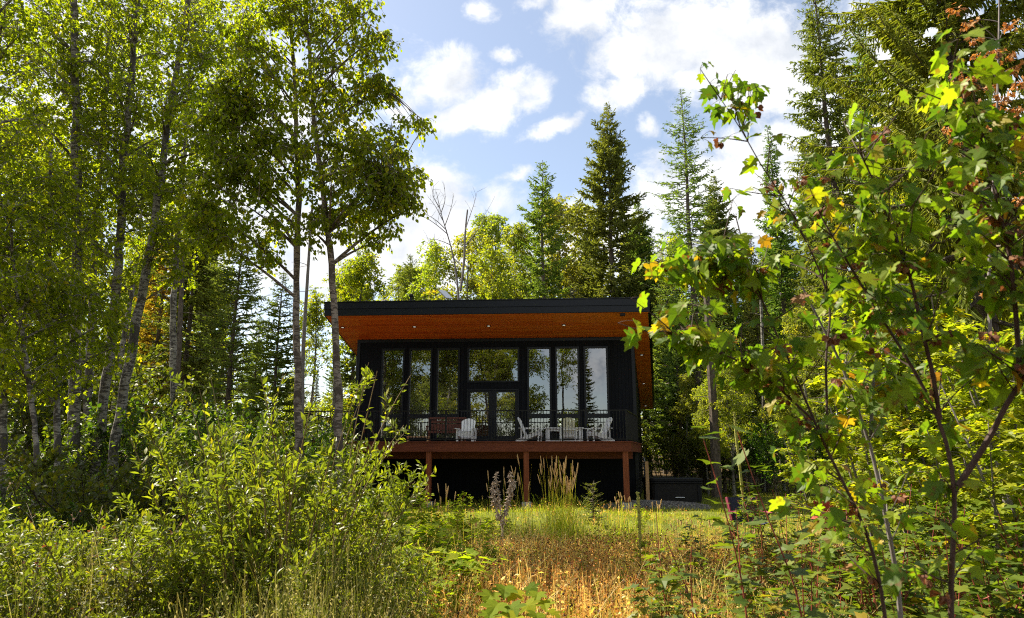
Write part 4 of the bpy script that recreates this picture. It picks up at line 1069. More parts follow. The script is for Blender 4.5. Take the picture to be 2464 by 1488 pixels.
# ------------------------------------------------------------------ birch grove on the left
LB = (M['birch'], M['l_birch_dk'])
def left_blobs(Y, spots):
    return [pblob(u, v, Y, ru, rv, 1.3, w) for u, v, ru, rv, w in spots]
grove = [
 ('leaning white birch, the rightmost trunk of the left grove, tilting to the right', 21, [(290,980,0),(310,880,0),(345,690,0),(375,520,0),(400,330,0),(425,170,0),(452,0,0),(470,-120,0)], 15.0, .115, .05,
   [(470,300,70,110,.9),(420,420,80,80,.7),(470,120,110,90,1.0),(440,-20,120,90,1.0),(430,560,45,70,.5),(520,180,60,90,.6),(400,640,40,40,.15)], 180, 34, .30, .10, LB),
 ('tall white birch with black scars standing just left of the leaning birch', 22, [(240,1040,0),(258,920,0),(270,770,0),(290,560,0),(300,350,0),(318,180,0),(328,0,0),(335,-140,0)], 15.6, .12, .055,
   [(300,60,130,110,1.1),(250,220,120,100,1.1),(360,260,90,80,.9),(260,400,100,90,.9),(350,470,70,80,.6),(340,-60,130,80,.9),(220,560,70,60,.4),(300,650,60,60,.25)], 230, 34, .31, .10, LB),
 ('pale birch with a thick straight trunk deep in the left grove', 23, [(175,1160,0),(178,1000,0),(182,800,0),(185,600,0),(184,400,0),(182,220,0),(178,80,0),(172,-120,0)], 15.2, .135, .07,
   [(130,120,140,120,1.2),(180,280,120,110,1.0),(90,330,110,100,.9),(160,480,110,90,.9),(60,60,120,110,.9),(150,-60,150,80,.9),(120,640,90,70,.5)], 250, 34, .31, .10, LB),
 ('greyer birch close beside the thick straight birch in the left grove', 24, [(210,1100,0),(215,900,0),(220,740,0),(228,560,0),(240,380,0),(255,200,0),(262,60,0),(266,-100,0)], 17.0, .11, .05,
   [(230,160,120,110,1.0),(290,330,100,90,.7),(200,420,100,90,.7),(250,560,70,70,.4),(240,20,130,90,.8)], 160, 34, .33, .105, LB),
 ('thin crooked young birch low in the left grove', 25, [(92,1160,0),(88,1080,0),(78,980,0),(60,860,0),(46,740,0),(30,620,0),(20,480,0)], 12.0, .055, .02,
   [(40,560,100,110,1.0),(110,700,90,80,.7),(20,760,80,90,.8),(60,880,70,60,.5),(-20,640,80,90,.6)], 120, 40, .25, .085, LB),
 ('birch at the far left edge whose trunk stands half outside the picture', 26, [(4,1150,0),(4,1000,0),(-2,880,0),(-10,700,0),(-15,500,0),(-20,250,0),(-25,0,0)], 12.6, .11, .05,
   [(10,250,110,120,1.0),(40,420,100,100,1.0),(-30,560,110,110,.9),(20,90,110,100,1.0),(60,-40,120,90,.8),(30,900,60,70,.4),(0,700,90,80,.6)], 200, 38, .27, .09, LB),
 ('slim dark stemmed birch between the pale trunk and the leaning birch', 27, [(140,1130,0),(138,1000,0),(130,860,0),(120,700,0),(118,520,0),(122,360,0)], 13.4, .07, .03,
   [(150,560,100,80,.8),(100,460,90,90,.8),(160,720,80,70,.6),(190,840,70,60,.5),(110,900,60,60,.4),(270,760,60,60,.35)], 120, 38, .26, .09, LB),
 ('birch set back behind the grove whose crown fills the gap above the leaning trunk', 28, [(420,980,0),(415,800,0),(425,600,0),(440,400,0),(455,200,0),(465,0,0)], 21, .11, .05,
   [(400,120,150,130,1.0),(480,330,110,110,.8),(330,140,120,110,.8),(430,-40,150,90,.8),(540,60,120,120,.8),(440,540,70,60,.3)], 200, 32, .42, .13, LB),
]
for g in grove:
    lab, seed, pts, Y, r0, r1, spots, ncl, nl, rc, lf_, mt = g
    birch_at(lab, seed, pts, Y, r0, r1, left_blobs(Y, spots), int(ncl * 1.5), int(nl * .78), rc * 1.12, lf_, mt, group='birches of the left grove', n_limb=20, axis_down=.55)

# ------------------------------------------------------------------ conifers
def plant(name, gen, u, Y, label, cat='tree', group=None, v=1090, rz=0.0, sc=1.0):
    x, y, z = gxy(u, Y, v)
    t = empty(name, (x, y, z), label, cat, group, rz, sc); gen(t); return t
def top_h(u, v, Y):   # height of the point at u,v above the ground at distance Y
    p = P(u, v, Y); return float(p[2] - gh(p[0], p[1]))
SPR = (M['cbark'], M['n_spruce']); SO = (M['cbark'], M['n_olive']); SL = (M['cbark'], M['n_light'])
Hc = top_h(1485, 250, 46)
spA = plant('spruce_tree', lambda t: conifer(np.random.default_rng(31), Hc, 4.5, .10, t, SO, droop=.40, twig=.66, density=9, whorl=.52, strip=1.2, hang=.35, taper=.80, gapiness=.48, lift=.45, lvar=(.38, 1.25)), 1487, 46, 'tallest broad spruce standing behind the middle of the cabin roof')
Hc = top_h(1311, 385, 42)
spB = plant('spruce_tree', lambda t: conifer(np.random.default_rng(32), Hc, 3.3, .12, t, SPR, droop=.45, twig=.55, density=8, whorl=.62, strip=1.2, hang=.3, gapiness=.5, taper=.75, lift=.5, lvar=(.4, 1.3)), 1311, 42, 'narrow dark spruce with a pointed top behind the cabin, left of the tallest one')
Hc = top_h(1683, 215, 40)
spC = plant('spruce_tree', lambda t: conifer(np.random.default_rng(33), Hc, 3.7, .28, t, SO, droop=.30, twig=.42, density=6, whorl=.44, strip=1.0, hang=.2, gapiness=.32, taper=.72, sparse=.75, lvar=(.45, 1.2)), 1690, 40, 'thin see-through spruce with a bare lower trunk right of the cabin')
Hc = top_h(1912, 300, 44)
spD = plant('spruce_tree', lambda t: conifer(np.random.default_rng(34), Hc, 2.5, .12, t, SO, droop=.4, twig=.55, density=8, whorl=.45, strip=1.2, hang=.3), 1915, 44, 'spruce whose tip rises behind the near maple leaves')
Hc = top_h(2080, -60, 26)
spE = plant('spruce_tree', lambda t: conifer(np.random.default_rng(35), Hc, 2.4, .12, t, SPR, droop=.55, twig=.42, density=10, whorl=.42, strip=1.0, hang=.8, taper=.6, gapiness=.2), 2075, 26, 'tall shaggy spruce with drooping twigs rising out of the top of the picture')
def lightfir(t): conifer(np.random.default_rng(36), 14.5, 3.9, .22, t, SL, droop=.55, twig=.38, density=20, whorl=.42, nb=7, strip=.75, hang=1.35, taper=.45, gapiness=.08, trunk_r=.22)
plant('fir_tree', lightfir, 2420, 13.5, 'large pale green fir with hanging sprays and a thick trunk at the right edge')
Hc = top_h(545, 500, 32)
spF = plant('spruce_tree', lambda t: conifer(np.random.default_rng(37), Hc, 2.6, .10, t, SO, droop=.25, twig=.40, density=7, whorl=.40, strip=1.0, hang=.15, gapiness=.3, taper=.65, sparse=.85), 537, 32, 'open grown spruce seen between the left grove and the birch pair')
Hc = top_h(655, 650, 30)
spG = plant('spruce_tree', lambda t: conifer(np.random.default_rng(38), Hc, 2.2, .06, t, SPR, droop=.30, twig=.40, density=9, whorl=.36, strip=1.1, hang=.2, taper=.8), 650, 30, 'small dark spruce with two thin leaders left of the birch pair')
Hc = top_h(420, 430, 34)
spH = plant('spruce_tree', lambda t: conifer(np.random.default_rng(39), Hc, 2.3, .15, t, SPR, droop=.6, twig=.5, density=9, whorl=.42, strip=1.2, hang=.7, taper=.5), 425, 34, 'dark drooping spruce behind the leaning white birch')
plant('larch_tree', lambda t: conifer(np.random.default_rng(40), top_h(350, 500, 36), 2.0, .15, t, (M['cbark'], M['n_larch']), droop=.35, twig=.45, density=8, whorl=.5, strip=1.2, hang=.3, taper=.55), 350, 36, 'rusty yellow conifer glowing between the two white birch trunks')
Hc = top_h(972, 610, 50)
copy_of(spB, 'spruce_tree', gxy(972, 50), 1.0, Hc / top_h(1311, 385, 42), 'small dark spruce poking up among pale aspens above the left half of the roof', 'tree')
def tall(src, src_h, u, vtop, Y, rz, label, group=None, name='spruce_tree'):
    return copy_of(src, name, gxy(u, Y), rz, top_h(u, vtop, Y) / src_h, label, 'tree', group)
HA, HB_, HC_, HD, HE = (top_h(1485, 250, 46), top_h(1311, 385, 42), top_h(1683, 215, 40), top_h(1912, 300, 44), top_h(2080, -60, 26))
tall(spA, HA, 1560, 480, 48, 2.1, 'shorter spruce tucked against the right side of the tallest one')
tall(spD, HD, 1425, 560, 50, .7, 'spruce half hidden between the narrow one and the tallest one')
tall(spA, HA, 1760, 420, 50, 4.0, 'dense spruce behind the thin see-through one')
tall(spD, HD, 1845, 560, 38, 2.4, 'shorter spruce left of the tip behind the maple leaves')
tall(spE, HE, 2010, 330, 40, 1.4, 'ragged spruce just left of the tall shaggy one')
tall(spE, HE, 2190, 60, 34, 3.3, 'shaggy spruce behind the pale green fir')
tall(spA, HA, 1640, 700, 37, 5.0, 'dark spruce filling the gap right of the cabin roof edge')
tall(spG, top_h(655, 650, 30), 1740, 800, 34, 2.0, 'bushy dark spruce behind the hot tub')
tall(spG, top_h(655, 650, 30), 1960, 700, 32, .4, 'bushy dark spruce behind the young maples on the right')
tall(spA, HA, 2300, 150, 38, 1.9, 'spruce far behind the pale green fir at the upper right')
tall(spA, HA, 2440, 100, 42, .3, 'spruce behind the thick fir trunk at the right edge')
tall(spH, top_h(420, 430, 34), 1600, 620, 56, 2.2, 'grey green spruce far behind the roof corner')
tall(spB, HB_, 600, 760, 44, 2.0, 'distant spruce low between the small dark spruce and the open one')
tall(spH, top_h(420, 430, 34), 470, 640, 40, 2.6, 'dark spruce deep behind the left grove')
tall(spA, HA, 840, 600, 46, 3.1, 'spruce behind the left end of the cabin roof')

tall(spG, top_h(655, 650, 30), 1625, 640, 40, 1.0, 'full dark spruce close to the back corner of the cabin')
tall(spD, HD, 1800, 700, 42, 3.7, 'full spruce between the bare trunk and the near maple')
tall(spD, HD, 1690, 760, 44, .2, 'bushy spruce behind the bare grey trunk')
# deciduous prototypes for the background
def decid(seed, H, wdt, mats, n_cl, n_leaf, r_cl, leaf, low=.3, r=.13, T=T_DIA, F=F_DIA, n_limb=18):
    def gen(t):
        rng = np.random.default_rng(seed)
        tr = [(0, 0, -.1), (.1, .05, H * .3), (-.1, .1, H * .6), (.05, 0, H * .97)]
        bl = []
        for k in range(16):
            z = H * rng.uniform(low, .97); f = (z / H - low) / (1 - low); rr = wdt * (1 - .75 * f ** 1.6) * (.5 + .5 * min(1, f * 4 + .3)); a = rng.uniform(0, 6.28); q = rng.uniform(.2, .75) * rr
            bl.append(((q * math.cos(a), q * math.sin(a), z), (rr * .5, rr * .5, H * .07), .4 + rr))
        crown(rng, tr, r, .02, blob_points(rng, bl, n_cl), n_leaf, r_cl, leaf, mats, T=T, F=F, n_limb=n_limb, parent=t, attach=(.2, .98), axis_down=.4, droop=.5, sides=8, limb_r=.02)
    return gen
AS = (M['aspenbark'], M['l_aspen']); AY = (M['aspenbark'], M['l_yellow'])
H0 = 13.0
asA = plant('aspen_tree', decid(51, H0, 2.8, AS, 340, 44, .46, .13), 1355, 52, 'pale green aspen between the narrow spruce and the tallest one', sc=top_h(1360, 470, 52) / H0)
asB = plant('aspen_tree', decid(52, H0, 3.3, AY, 380, 44, .48, .13), 1120, 46, 'yellow green broad aspen above the middle of the cabin roof', sc=top_h(1120, 560, 46) / H0)
asC = plant('birch_tree', decid(53, H0, 2.4, (M['birch'], M['l_birch']), 230, 40, .46, .12), 850, 34, 'thin leafed birch right of the birch pair, behind the roof end', sc=top_h(850, 590, 34) / H0)
def asp(src, u, vt, Y, rz, label, group=None, name='aspen_tree', cat='tree'):
    return copy_of(src, name, gxy(u, Y), rz, top_h(u, vt, Y) / H0, label, cat, group)
asp(asA, 1190, 515, 56, 1.0, 'fresh green aspen right of the bare topped tree')
asp(asA, 1240, 545, 50, 3.0, 'fresh green aspen touching the left side of the narrow spruce')
asp(asB, 1040, 590, 48, 2.2, 'yellow green aspen left of the bare topped tree')
asp(asA, 945, 640, 54, 4.0, 'pale aspen at the left of the small spruce above the roof')
asp(asA, 1000, 630, 58, 5.2, 'pale aspen right of the small spruce above the roof')
asp(asA, 1420, 500, 56, 2.0, 'aspen showing left of the tallest spruce')
asp(asA, 1560, 560, 58, .5, 'aspen showing right of the tallest spruce')
asp(asB, 1180, 600, 44, 4.4, 'yellowing aspen below the bare topped tree')
asp(asC, 800, 640, 38, 2.2, 'loose leafed birch behind the right trunk of the pair', name='birch_tree')
asp(asC, 740, 700, 36, 4.2, 'loose leafed birch between the two trunks of the pair', name='birch_tree')
asp(asC, 2230, 420, 22, 1.0, 'grey trunked birch behind the bright maple shrubs', name='birch_tree')
asp(asC, 2330, 520, 24, 3.0, 'leafy birch right of the grey trunked one', name='birch_tree')
asp(asC, 2120, 620, 26, 5.0, 'leafy birch below the tall shaggy spruce', name='birch_tree')
asp(asC, 2420, 560, 20, 2.0, 'leafy birch at the right edge behind the maple shrubs', name='birch_tree')
asp(asA, 1790, 850, 36, 1.2, 'sunlit young aspen behind the hot tub')
asp(asA, 1700, 930, 33, 2.2, 'low sunlit aspen left of the bare spruce trunk')
asp(asB, 1880, 860, 34, 3.2, 'sunlit yellow green aspen right of the hot tub')
asp(asB, 1760, 800, 31, .4, 'sunlit leafy tree just right of the hot tub')
asp(asA, 1655, 900, 36, 2.9, 'low leafy tree behind the left side of the hot tub')
asp(asA, 1950, 740, 30, 4.9, 'leafy tree filling the gap right of the bare grey trunk')
# the forest wall behind everything
rngF = np.random.default_rng(77)
protos = [(spA, HA), (spB, HB_), (spD, HD), (spH, top_h(420, 430, 34)), (asA, H0), (asB, H0), (asC, H0)]
k = 0
for u in np.linspace(-350, 2850, 46):
    for row in range(2):
        Y = rngF.uniform(56, 66) if row == 0 else rngF.uniform(68, 84)
        uu = u + rngF.uniform(-40, 40)
        centre = 1232
        vt = 800 if 560 < uu < 900 else (700 if uu < 1650 else 560)
        vt = vt + rngF.uniform(-30, 110)
        if uu < 520 or uu > 2000: vt -= 160
        src, h0 = protos[rngF.integers(0, len(protos))]
        conif = src in (spA, spB, spD, spH)
        copy_of(src, 'forest_conifer' if conif else 'forest_tree', gxy(uu, Y), rngF.uniform(0, 6), top_h(uu, vt, Y) / h0 * rngF.uniform(.9, 1.1),
                'distant conifer in the forest wall behind the clearing' if conif else 'distant leafy tree in the forest wall behind the clearing', 'tree', 'conifers of the distant forest wall' if conif else 'leafy trees of the distant forest wall')
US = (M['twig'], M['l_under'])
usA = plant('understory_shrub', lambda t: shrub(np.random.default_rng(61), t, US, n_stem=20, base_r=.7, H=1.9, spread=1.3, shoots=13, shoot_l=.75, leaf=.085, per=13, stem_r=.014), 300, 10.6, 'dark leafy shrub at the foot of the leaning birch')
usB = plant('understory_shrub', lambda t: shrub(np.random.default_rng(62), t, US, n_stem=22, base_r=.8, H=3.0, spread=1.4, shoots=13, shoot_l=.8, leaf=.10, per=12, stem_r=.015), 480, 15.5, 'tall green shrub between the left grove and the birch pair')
# trees behind the viewer (mirrored in the cabin windows)
for i, (x, y, sc_, src, h0, lab) in enumerate([
    (-18, -7, 17, asC, H0, 'birch mirrored in the first window from the left'), (-14.5, -9, 18, asA, H0, 'leafy tree mirrored in the second window from the left'), (-10.5, -8, 18, asC, H0, 'birch mirrored in the third window from the left'), (-12.5, -14, 19, asA, H0, 'aspen mirrored behind the left window trees'),
    (-7, -9, 17, asB, H0, 'yellowing tree mirrored in the left half of the wide middle window'), (-3.4, -8, 16, asA, H0, 'leafy tree mirrored in the right half of the wide middle window'), (.2, -10, 14.5, asC, H0, 'birch mirrored in the window right of the doors'),
    (2.2, -13, 14.5, spD, HD, 'spruce mirrored in the second window from the right'), (6.6, -12, 12.5, asC, H0, 'birch mirrored at the edge of the rightmost window')]):
    copy_of(src, 'reflected_tree', (x, y, float(gh(x, y))), i * 1.3, sc_ / h0, lab, 'tree')

for i, (x, y, s_) in enumerate(((-18, -9, 1.7), (-13.5, -10, 1.8), (-10, -12, 1.9), (-7, -11, 1.7), (-4, -12, 1.8), (-1.2, -11, 1.5))):
    copy_of(usB, 'reflected_shrub', (x, y, float(gh(x, y))), i * 1.4, s_, 'tall shrub behind the viewer, mirrored low in the cabin windows', 'shrub', 'shrubs mirrored in the windows')

# bare topped tree above the roof
t = empty('bare_tree', gxy(1105, 43), 'leafless treetop with forked grey branches above the aspens', 'tree')
b0 = np.array(t.location)
mb = MB()
main = [P(u, v, 43) - b0 for u, v in ((1112, 1090), (1112, 880), (1105, 720), (1092, 600), (1070, 550), (1055, 500), (1050, 462))]; main[0][2] = -.1
mb.tubes(resample(main, 20), np.linspace(.16, .015, 20), 8)
fork = [P(u, v, 43.2) - b0 for u, v in ((1108, 700), (1118, 630), (1118, 560), (1125, 505))]
mb.tubes(resample(fork, 10), np.linspace(.09, .05, 10), 7)
for seq in (((1118, 560), (1130, 520), (1142, 490), (1148, 462)), ((1120, 590), (1145, 560), (1165, 535), (1168, 505)), ((1078, 565), (1050, 540), (1020, 520), (990, 512)), ((1075, 555), (1045, 525), (1010, 510)), ((1065, 530), (1045, 490), (1030, 475)),
            ((1060, 515), (1072, 485), (1070, 455)), ((1085, 590), (1050, 575), (1030, 578)), ((1057, 500), (1040, 470), (1042, 450)), ((1070, 545), (1085, 505), (1092, 470)), ((1110, 640), (1070, 600), (1040, 590))):
    q = resample([P(u, v, 43 + .3 * math.sin(u)) - b0 for u, v in seq], 9)
    mb.tubes(q, np.linspace(.035, .008, 9), 5)
    rng = np.random.default_rng(seq[0][0] + seq[-1][1])
    e = q[3:] + rng.normal(size=q[3:].shape) * .35 + np.array([0, 0, .35]); mb.tubes(bez(q[3:], (q[3:] + e) / 2 + .06, e, 5), np.linspace(.012, .005, 5)[None], 3)
mb.build('trunk', M['greystem'], t)
# bare pale pole-like trunks
def pole(label, seq, Y, r0, r1, mat, name='bare_tree'):
    q = [P(u, v, Y) for u, v in seq]; b = np.array([q[0][0], q[0][1], float(gh(q[0][0], q[0][1]))]); q[0] = b - np.array([0, 0, .1])
    t = empty(name, tuple(b), label, 'tree'); mb = MB(); p = resample([x - b for x in q], 24); rng = np.random.default_rng(int(seq[0][0]))
    mb.tubes(p, np.linspace(r0, r1, 24), 8)
    for i in rng.integers(8, 24, 14):
        d = unit(rng, 1, -.2, .4)[0] * rng.uniform(.5, 1.4); mb.tubes(bez(p[i][None], (p[i] + d * .5 + np.array([0, 0, .1]))[None], (p[i] + d)[None], 5), np.linspace(.014, .004, 5)[None], 4)
    mb.build('trunk', M[mat], t)
pole('slim pale dead trunk standing between the birch pair', ((733, 1090), (728, 860), (738, 700), (748, 540), (752, 490)), 24, .10, .04, 'greystem')
pole('tall bare grey conifer trunk right of the hot tub', ((1722, 1150), (1718, 1000), (1708, 850), (1700, 700), (1690, 600)), 30, .24, .12, 'cbark')
pole('thin grey trunk in the shade behind the hot tub', ((1655, 1150), (1655, 1000), (1660, 860), (1662, 760)), 38, .12, .08, 'aspenbark')
pole('thin pale trunk in the trees right of the bare conifer trunk', ((1835, 1150), (1838, 1000), (1836, 850), (1830, 700)), 34, .11, .07, 'aspenbark')
pole('dark spruce trunk behind the leaning birch', ((425, 1050), (428, 900), (436, 720), (440, 600)), 26, .13, .08, 'cbark')

# ------------------------------------------------------------------ understory on the left, mid distance
def us(src, u, Y, rz, sc, label, group=None, name='understory_shrub'):
    return copy_of(src, name, gxy(u, Y), rz, sc, label, 'shrub', group)
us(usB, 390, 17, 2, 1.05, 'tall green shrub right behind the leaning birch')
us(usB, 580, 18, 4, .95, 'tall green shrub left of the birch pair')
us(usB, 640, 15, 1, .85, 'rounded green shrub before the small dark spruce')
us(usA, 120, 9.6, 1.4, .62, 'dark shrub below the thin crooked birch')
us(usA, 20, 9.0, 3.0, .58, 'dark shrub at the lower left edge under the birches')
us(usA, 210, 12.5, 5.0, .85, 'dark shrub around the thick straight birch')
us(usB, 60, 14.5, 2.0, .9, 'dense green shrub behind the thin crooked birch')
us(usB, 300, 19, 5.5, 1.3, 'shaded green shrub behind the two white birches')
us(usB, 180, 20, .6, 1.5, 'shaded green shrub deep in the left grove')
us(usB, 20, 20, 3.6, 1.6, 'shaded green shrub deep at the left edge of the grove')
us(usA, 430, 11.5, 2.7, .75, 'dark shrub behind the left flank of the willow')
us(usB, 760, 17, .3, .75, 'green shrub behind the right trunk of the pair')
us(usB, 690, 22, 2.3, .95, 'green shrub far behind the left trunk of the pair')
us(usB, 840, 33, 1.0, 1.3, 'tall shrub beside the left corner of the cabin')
for i, (u, Y, s_) in enumerate(((1660, 35, 1.1), (1740, 38, 1.3), (1820, 33, 1.1), (1900, 30, 1.0), (1600, 40, 1.2), (1970, 36, 1.3), (2060, 28, 1.2), (2150, 25, 1.1))):
    us(usB, u, Y, i * 1.1, s_, ['shrub right behind the hot tub', 'shrub behind the bare conifer trunk', 'shrub right of the bare conifer trunk', 'sunny shrub between hot tub and young maples', 'shrub in the shade at the back corner of the cabin', 'shrub at the far edge of the lawn', 'shrub behind the navy camp chair', 'shrub behind the faded red camp chair'][i])

# ------------------------------------------------------------------ willow and low bushes in the left foreground
WL = (M['willowstem'], M['l_willow'])
x, y, z = gxy(700, 5.6)
t = empty('willow_shrub', (x, y, z), 'big sunlit willow shrub with upright shoots in front of the left end of the deck', 'shrub')
shrub(np.random.default_rng(63), t, WL, n_stem=52, base_r=.50, H=2.05, spread=.78, shoots=18, shoot_l=.36, leaf=.066, per=20, T=T_LANCE, F=F_LANCE, width=1.0, stem_r=.009, up=.75, hvar=.6, curve=.35, shoot_up=.6)
shrub(np.random.default_rng(163), t, WL, n_stem=32, base_r=.45, H=2.55, spread=.80, shoots=5, shoot_l=.30, leaf=.074, per=11, T=T_LANCE, F=F_LANCE, width=1.15, stem_r=.008, up=.8, hvar=.42, curve=.3, shoot_up=.9)
wsA = plant('willow_shrub', lambda t: shrub(np.random.default_rng(64), t, WL, n_stem=40, base_r=.5, H=1.45, spread=.85, shoots=19, shoot_l=.34, leaf=.052, per=18, T=T_LANCE, F=F_LANCE, width=1.15, stem_r=.007, up=.7, hvar=.4), 330, 5.4, 'low willow bush at the left flank of the big willow', cat='shrub')
wsB = plant('low_shrub', lambda t: shrub(np.random.default_rng(65), t, (M['twig'], M['l_low']), n_stem=46, base_r=.6, H=1.25, spread=.9, shoots=20, shoot_l=.32, leaf=.044, per=20, T=T_LANCE, F=F_LANCE, width=1.35, stem_r=.006, up=.55, hvar=.4) or shrub(np.random.default_rng(165), t, (M['drystalk'], M['l_brown']), n_stem=12, base_r=.6, H=1.35, spread=.8, shoots=7, shoot_l=.30, leaf=.03, per=2, stem_r=.004, hvar=.4), 130, 5.2, 'low twiggy bush near the left edge of the foreground', cat='shrub')
def lo(src, u, Y, rz, sc, label, name='low_shrub'): return copy_of(src, name, gxy(u, Y), rz, sc, label, 'shrub')
lo(wsB, -40, 5.4, 2.0, .95, 'low twiggy bush cut by the left edge of the picture')
lo(wsB, 250, 6.6, 4.0, .95, 'low bush behind the left flank of the willow')
lo(wsA, 40, 6.8, 1.0, .8, 'low willow bush before the far left birch', 'willow_shrub')
lo(wsA, 520, 4.5, 3.0, .72, 'low willow bush in front of the big willow', 'willow_shrub')
lo(wsB, 640, 4.2, 5.0, .68, 'small leafy bush in the centre of the left foreground')
lo(wsA, 800, 5.2, 1.7, .72, 'low willow bush at the right foot of the big willow', 'willow_shrub')
lo(wsB, 300, 3.9, .8, .66, 'small bush at the bottom left corner beside the grass')
lo(wsB, 90, 3.8, 2.6, .70, 'small dark bush lowest in the left corner')
lo(wsB, 740, 7.0, 3.4, .85, 'low bush showing under the right side of the willow')
gb = plant('thimbleberry_shrub', lambda t: shrub(np.random.default_rng(66), t, (M['redstem'], M['l_broad']), n_stem=22, base_r=.55, H=.95, spread=.65, shoots=7, shoot_l=.26, leaf=.125, per=5, T=T_MAPLO, F=F_MAPLO, stem_r=.005, up=.3, horiz=.6, hvar=.5, petiole=.03), 1000, 7.8, 'bright green large leafed bush right of the willow', cat='shrub')
lo(gb, 930, 6.8, 2.2, .95, 'large leafed bush against the right foot of the willow', 'thimbleberry_shrub')
lo(gb, 1085, 9.2, 4.1, .78, 'large leafed bush in the grass below the left deck post', 'thimbleberry_shrub')
lo(gb, 870, 8.6, 1.2, 1.1, 'large leafed bush in the shade behind the willow', 'thimbleberry_shrub')
rose = plant('rose_shrub', lambda t: shrub(np.random.default_rng(67), t, (M['redstem'], M['l_broad']), n_stem=5, base_r=.12, H=1.0, spread=.35, shoots=9, shoot_l=.28, leaf=.06, per=8, stem_r=.005, up=.5, horiz=.4), 1130, 12.5, 'small wild rose bush in front of the dark wall under the deck', cat='shrub')
lo(gb, 960, 12.0, .7, 1.0, 'large leafed bush at the foot of the dark wall under the deck')
lo(gb, 1150, 13.0, 3.3, .62, 'large leafed bush in front of the left half of the dark wall')
lo(rose, 995, 13.5, 2.2, 1.2, 'slender leafy sapling before the dark wall, left of the left deck post')
lo(rose, 1095, 14.5, 5.1, .9, 'slender leafy sapling between the left and middle deck posts')
lo(rose, 1055, 11.8, 1.3, 1.15, 'leafy sapling in front of the left deck post', 'rose_shrub')
lo(rose, 1530, 14.5, 2.6, .7, 'small weed near the right deck post', 'rose_shrub')
plant('spruce_sapling', lambda t: conifer(np.random.default_rng(68), 0.92, .30, .05, t, SL, droop=.1, twig=.17, density=22, whorl=.12, nb=6, strip=.8, hang=.05, gapiness=.1, trunk_r=.014, lift=.2), 1424, 15.6, 'knee high spruce sapling left of the right deck post')

for i, (x, y, s_) in enumerate(((-17, 22, 1.1), (-21, 24, 1.2), (-15.5, 27, 1.15), (-20, 29, 1.2))):
    copy_of(asC, 'birch_tree', (x, y, float(gh(x, y))), i * 1.7, s_, 'birch of the wood beyond the left edge, shading the grove', 'tree', 'birches beyond the left edge')
# ------------------------------------------------------------------ bright maples in the right middle distance
def mapbush(seed, H, n_cl, n_leaf, leaf, mats, wdt):
    def gen(t):
        rng = np.random.default_rng(seed)
        st = MB(); lf = MB(); ns = 7
        a = rng.uniform(0, 6.28, ns); b = np.stack([.35 * np.cos(a), .35 * np.sin(a), 0 * a - .05], -1); tip = b + np.stack([wdt * .6 * np.cos(a), wdt * .6 * np.sin(a), H * rng.uniform(.75, 1, ns)], -1)
        S = bez(b, (b + tip) / 2 + np.array([0, 0, .3]), tip, 14); st.tubes(S, np.linspace(.026, .006, 14)[None].repeat(ns, 0), 6)
        k = n_cl // ns
        tt = rng.uniform(.18, 1, (ns, k)); p = along(S, tt).reshape(-1, 3); d = nrm(unit(rng, len(p), 0, .5)); L = wdt * .55 * rng.uniform(.4, 1.1, (len(p), 1)) * (1.2 - .6 * tt.reshape(-1, 1)); e = p + d * L
        Q = bez(p, (p + e) / 2 + np.array([0, 0, .12]) * L, e, 6); st.tubes(Q, np.linspace(.008, .003, 6)[None].repeat(len(Q), 0), 4)
        per = n_leaf; t2 = rng.uniform(.25, 1, (len(Q), per)); pos = along(Q, t2).reshape(-1, 3); N = len(pos); o = unit(rng, N, -.25, .25)
        pos = pos + o * .05 + rng.normal(size=(N, 3)) * .03
        ax = o + np.repeat(d, per, 0) * .4 + np.array([0, 0, -.35]); no = unit(rng, N, 0, 1) * .6 + np.array([0, 0, 1.0])
        lf.leaves(pos, ax, no, leaf * rng.uniform(.6, 1.2, N), T_MAPLO, F_MAPLO, np.clip(rng.random(N) * .6 + np.repeat(rng.random(len(Q)), per) * .4, 0, 1), jit=rng.uniform(.3, 2, N))
        st.build('stems', mats[0], t); lf.build('leaves', mats[1], t)
    return gen
MB1 = (M['greystem'], M['l_mapbg'])
mA = plant('maple_shrub', mapbush(71, 4.3, 150, 22, .135, MB1, 1.5), 2330, 9.6, 'sunny yellow green maple shrub behind the forked near maple', cat='shrub')
mB = plant('maple_shrub', mapbush(72, 3.4, 130, 22, .13, MB1, 1.3), 2130, 10.5, 'sunny maple shrub between the two near maple stems', cat='shrub')
lo(mA, 2480, 8.6, 2.0, .95, 'bright maple shrub at the right edge of the picture', 'maple_shrub')
lo(mB, 2230, 12.5, 4.0, 1.0, 'maple shrub behind the sunny pair on the right', 'maple_shrub')
lo(mB, 1990, 13.5, 1.0, .72, 'low maple shrub left of the sunny pair', 'maple_shrub')
lo(mA, 2420, 12.5, 5.2, 1.1, 'tall maple shrub set back at the right edge', 'maple_shrub')
lo(mB, 2560, 6.5, .4, .9, 'maple shrub partly outside the right edge', 'maple_shrub')
lo(mB, 2340, 6.9, 2.9, .62, 'low sunlit maple shrub under the forked near maple', 'maple_shrub')

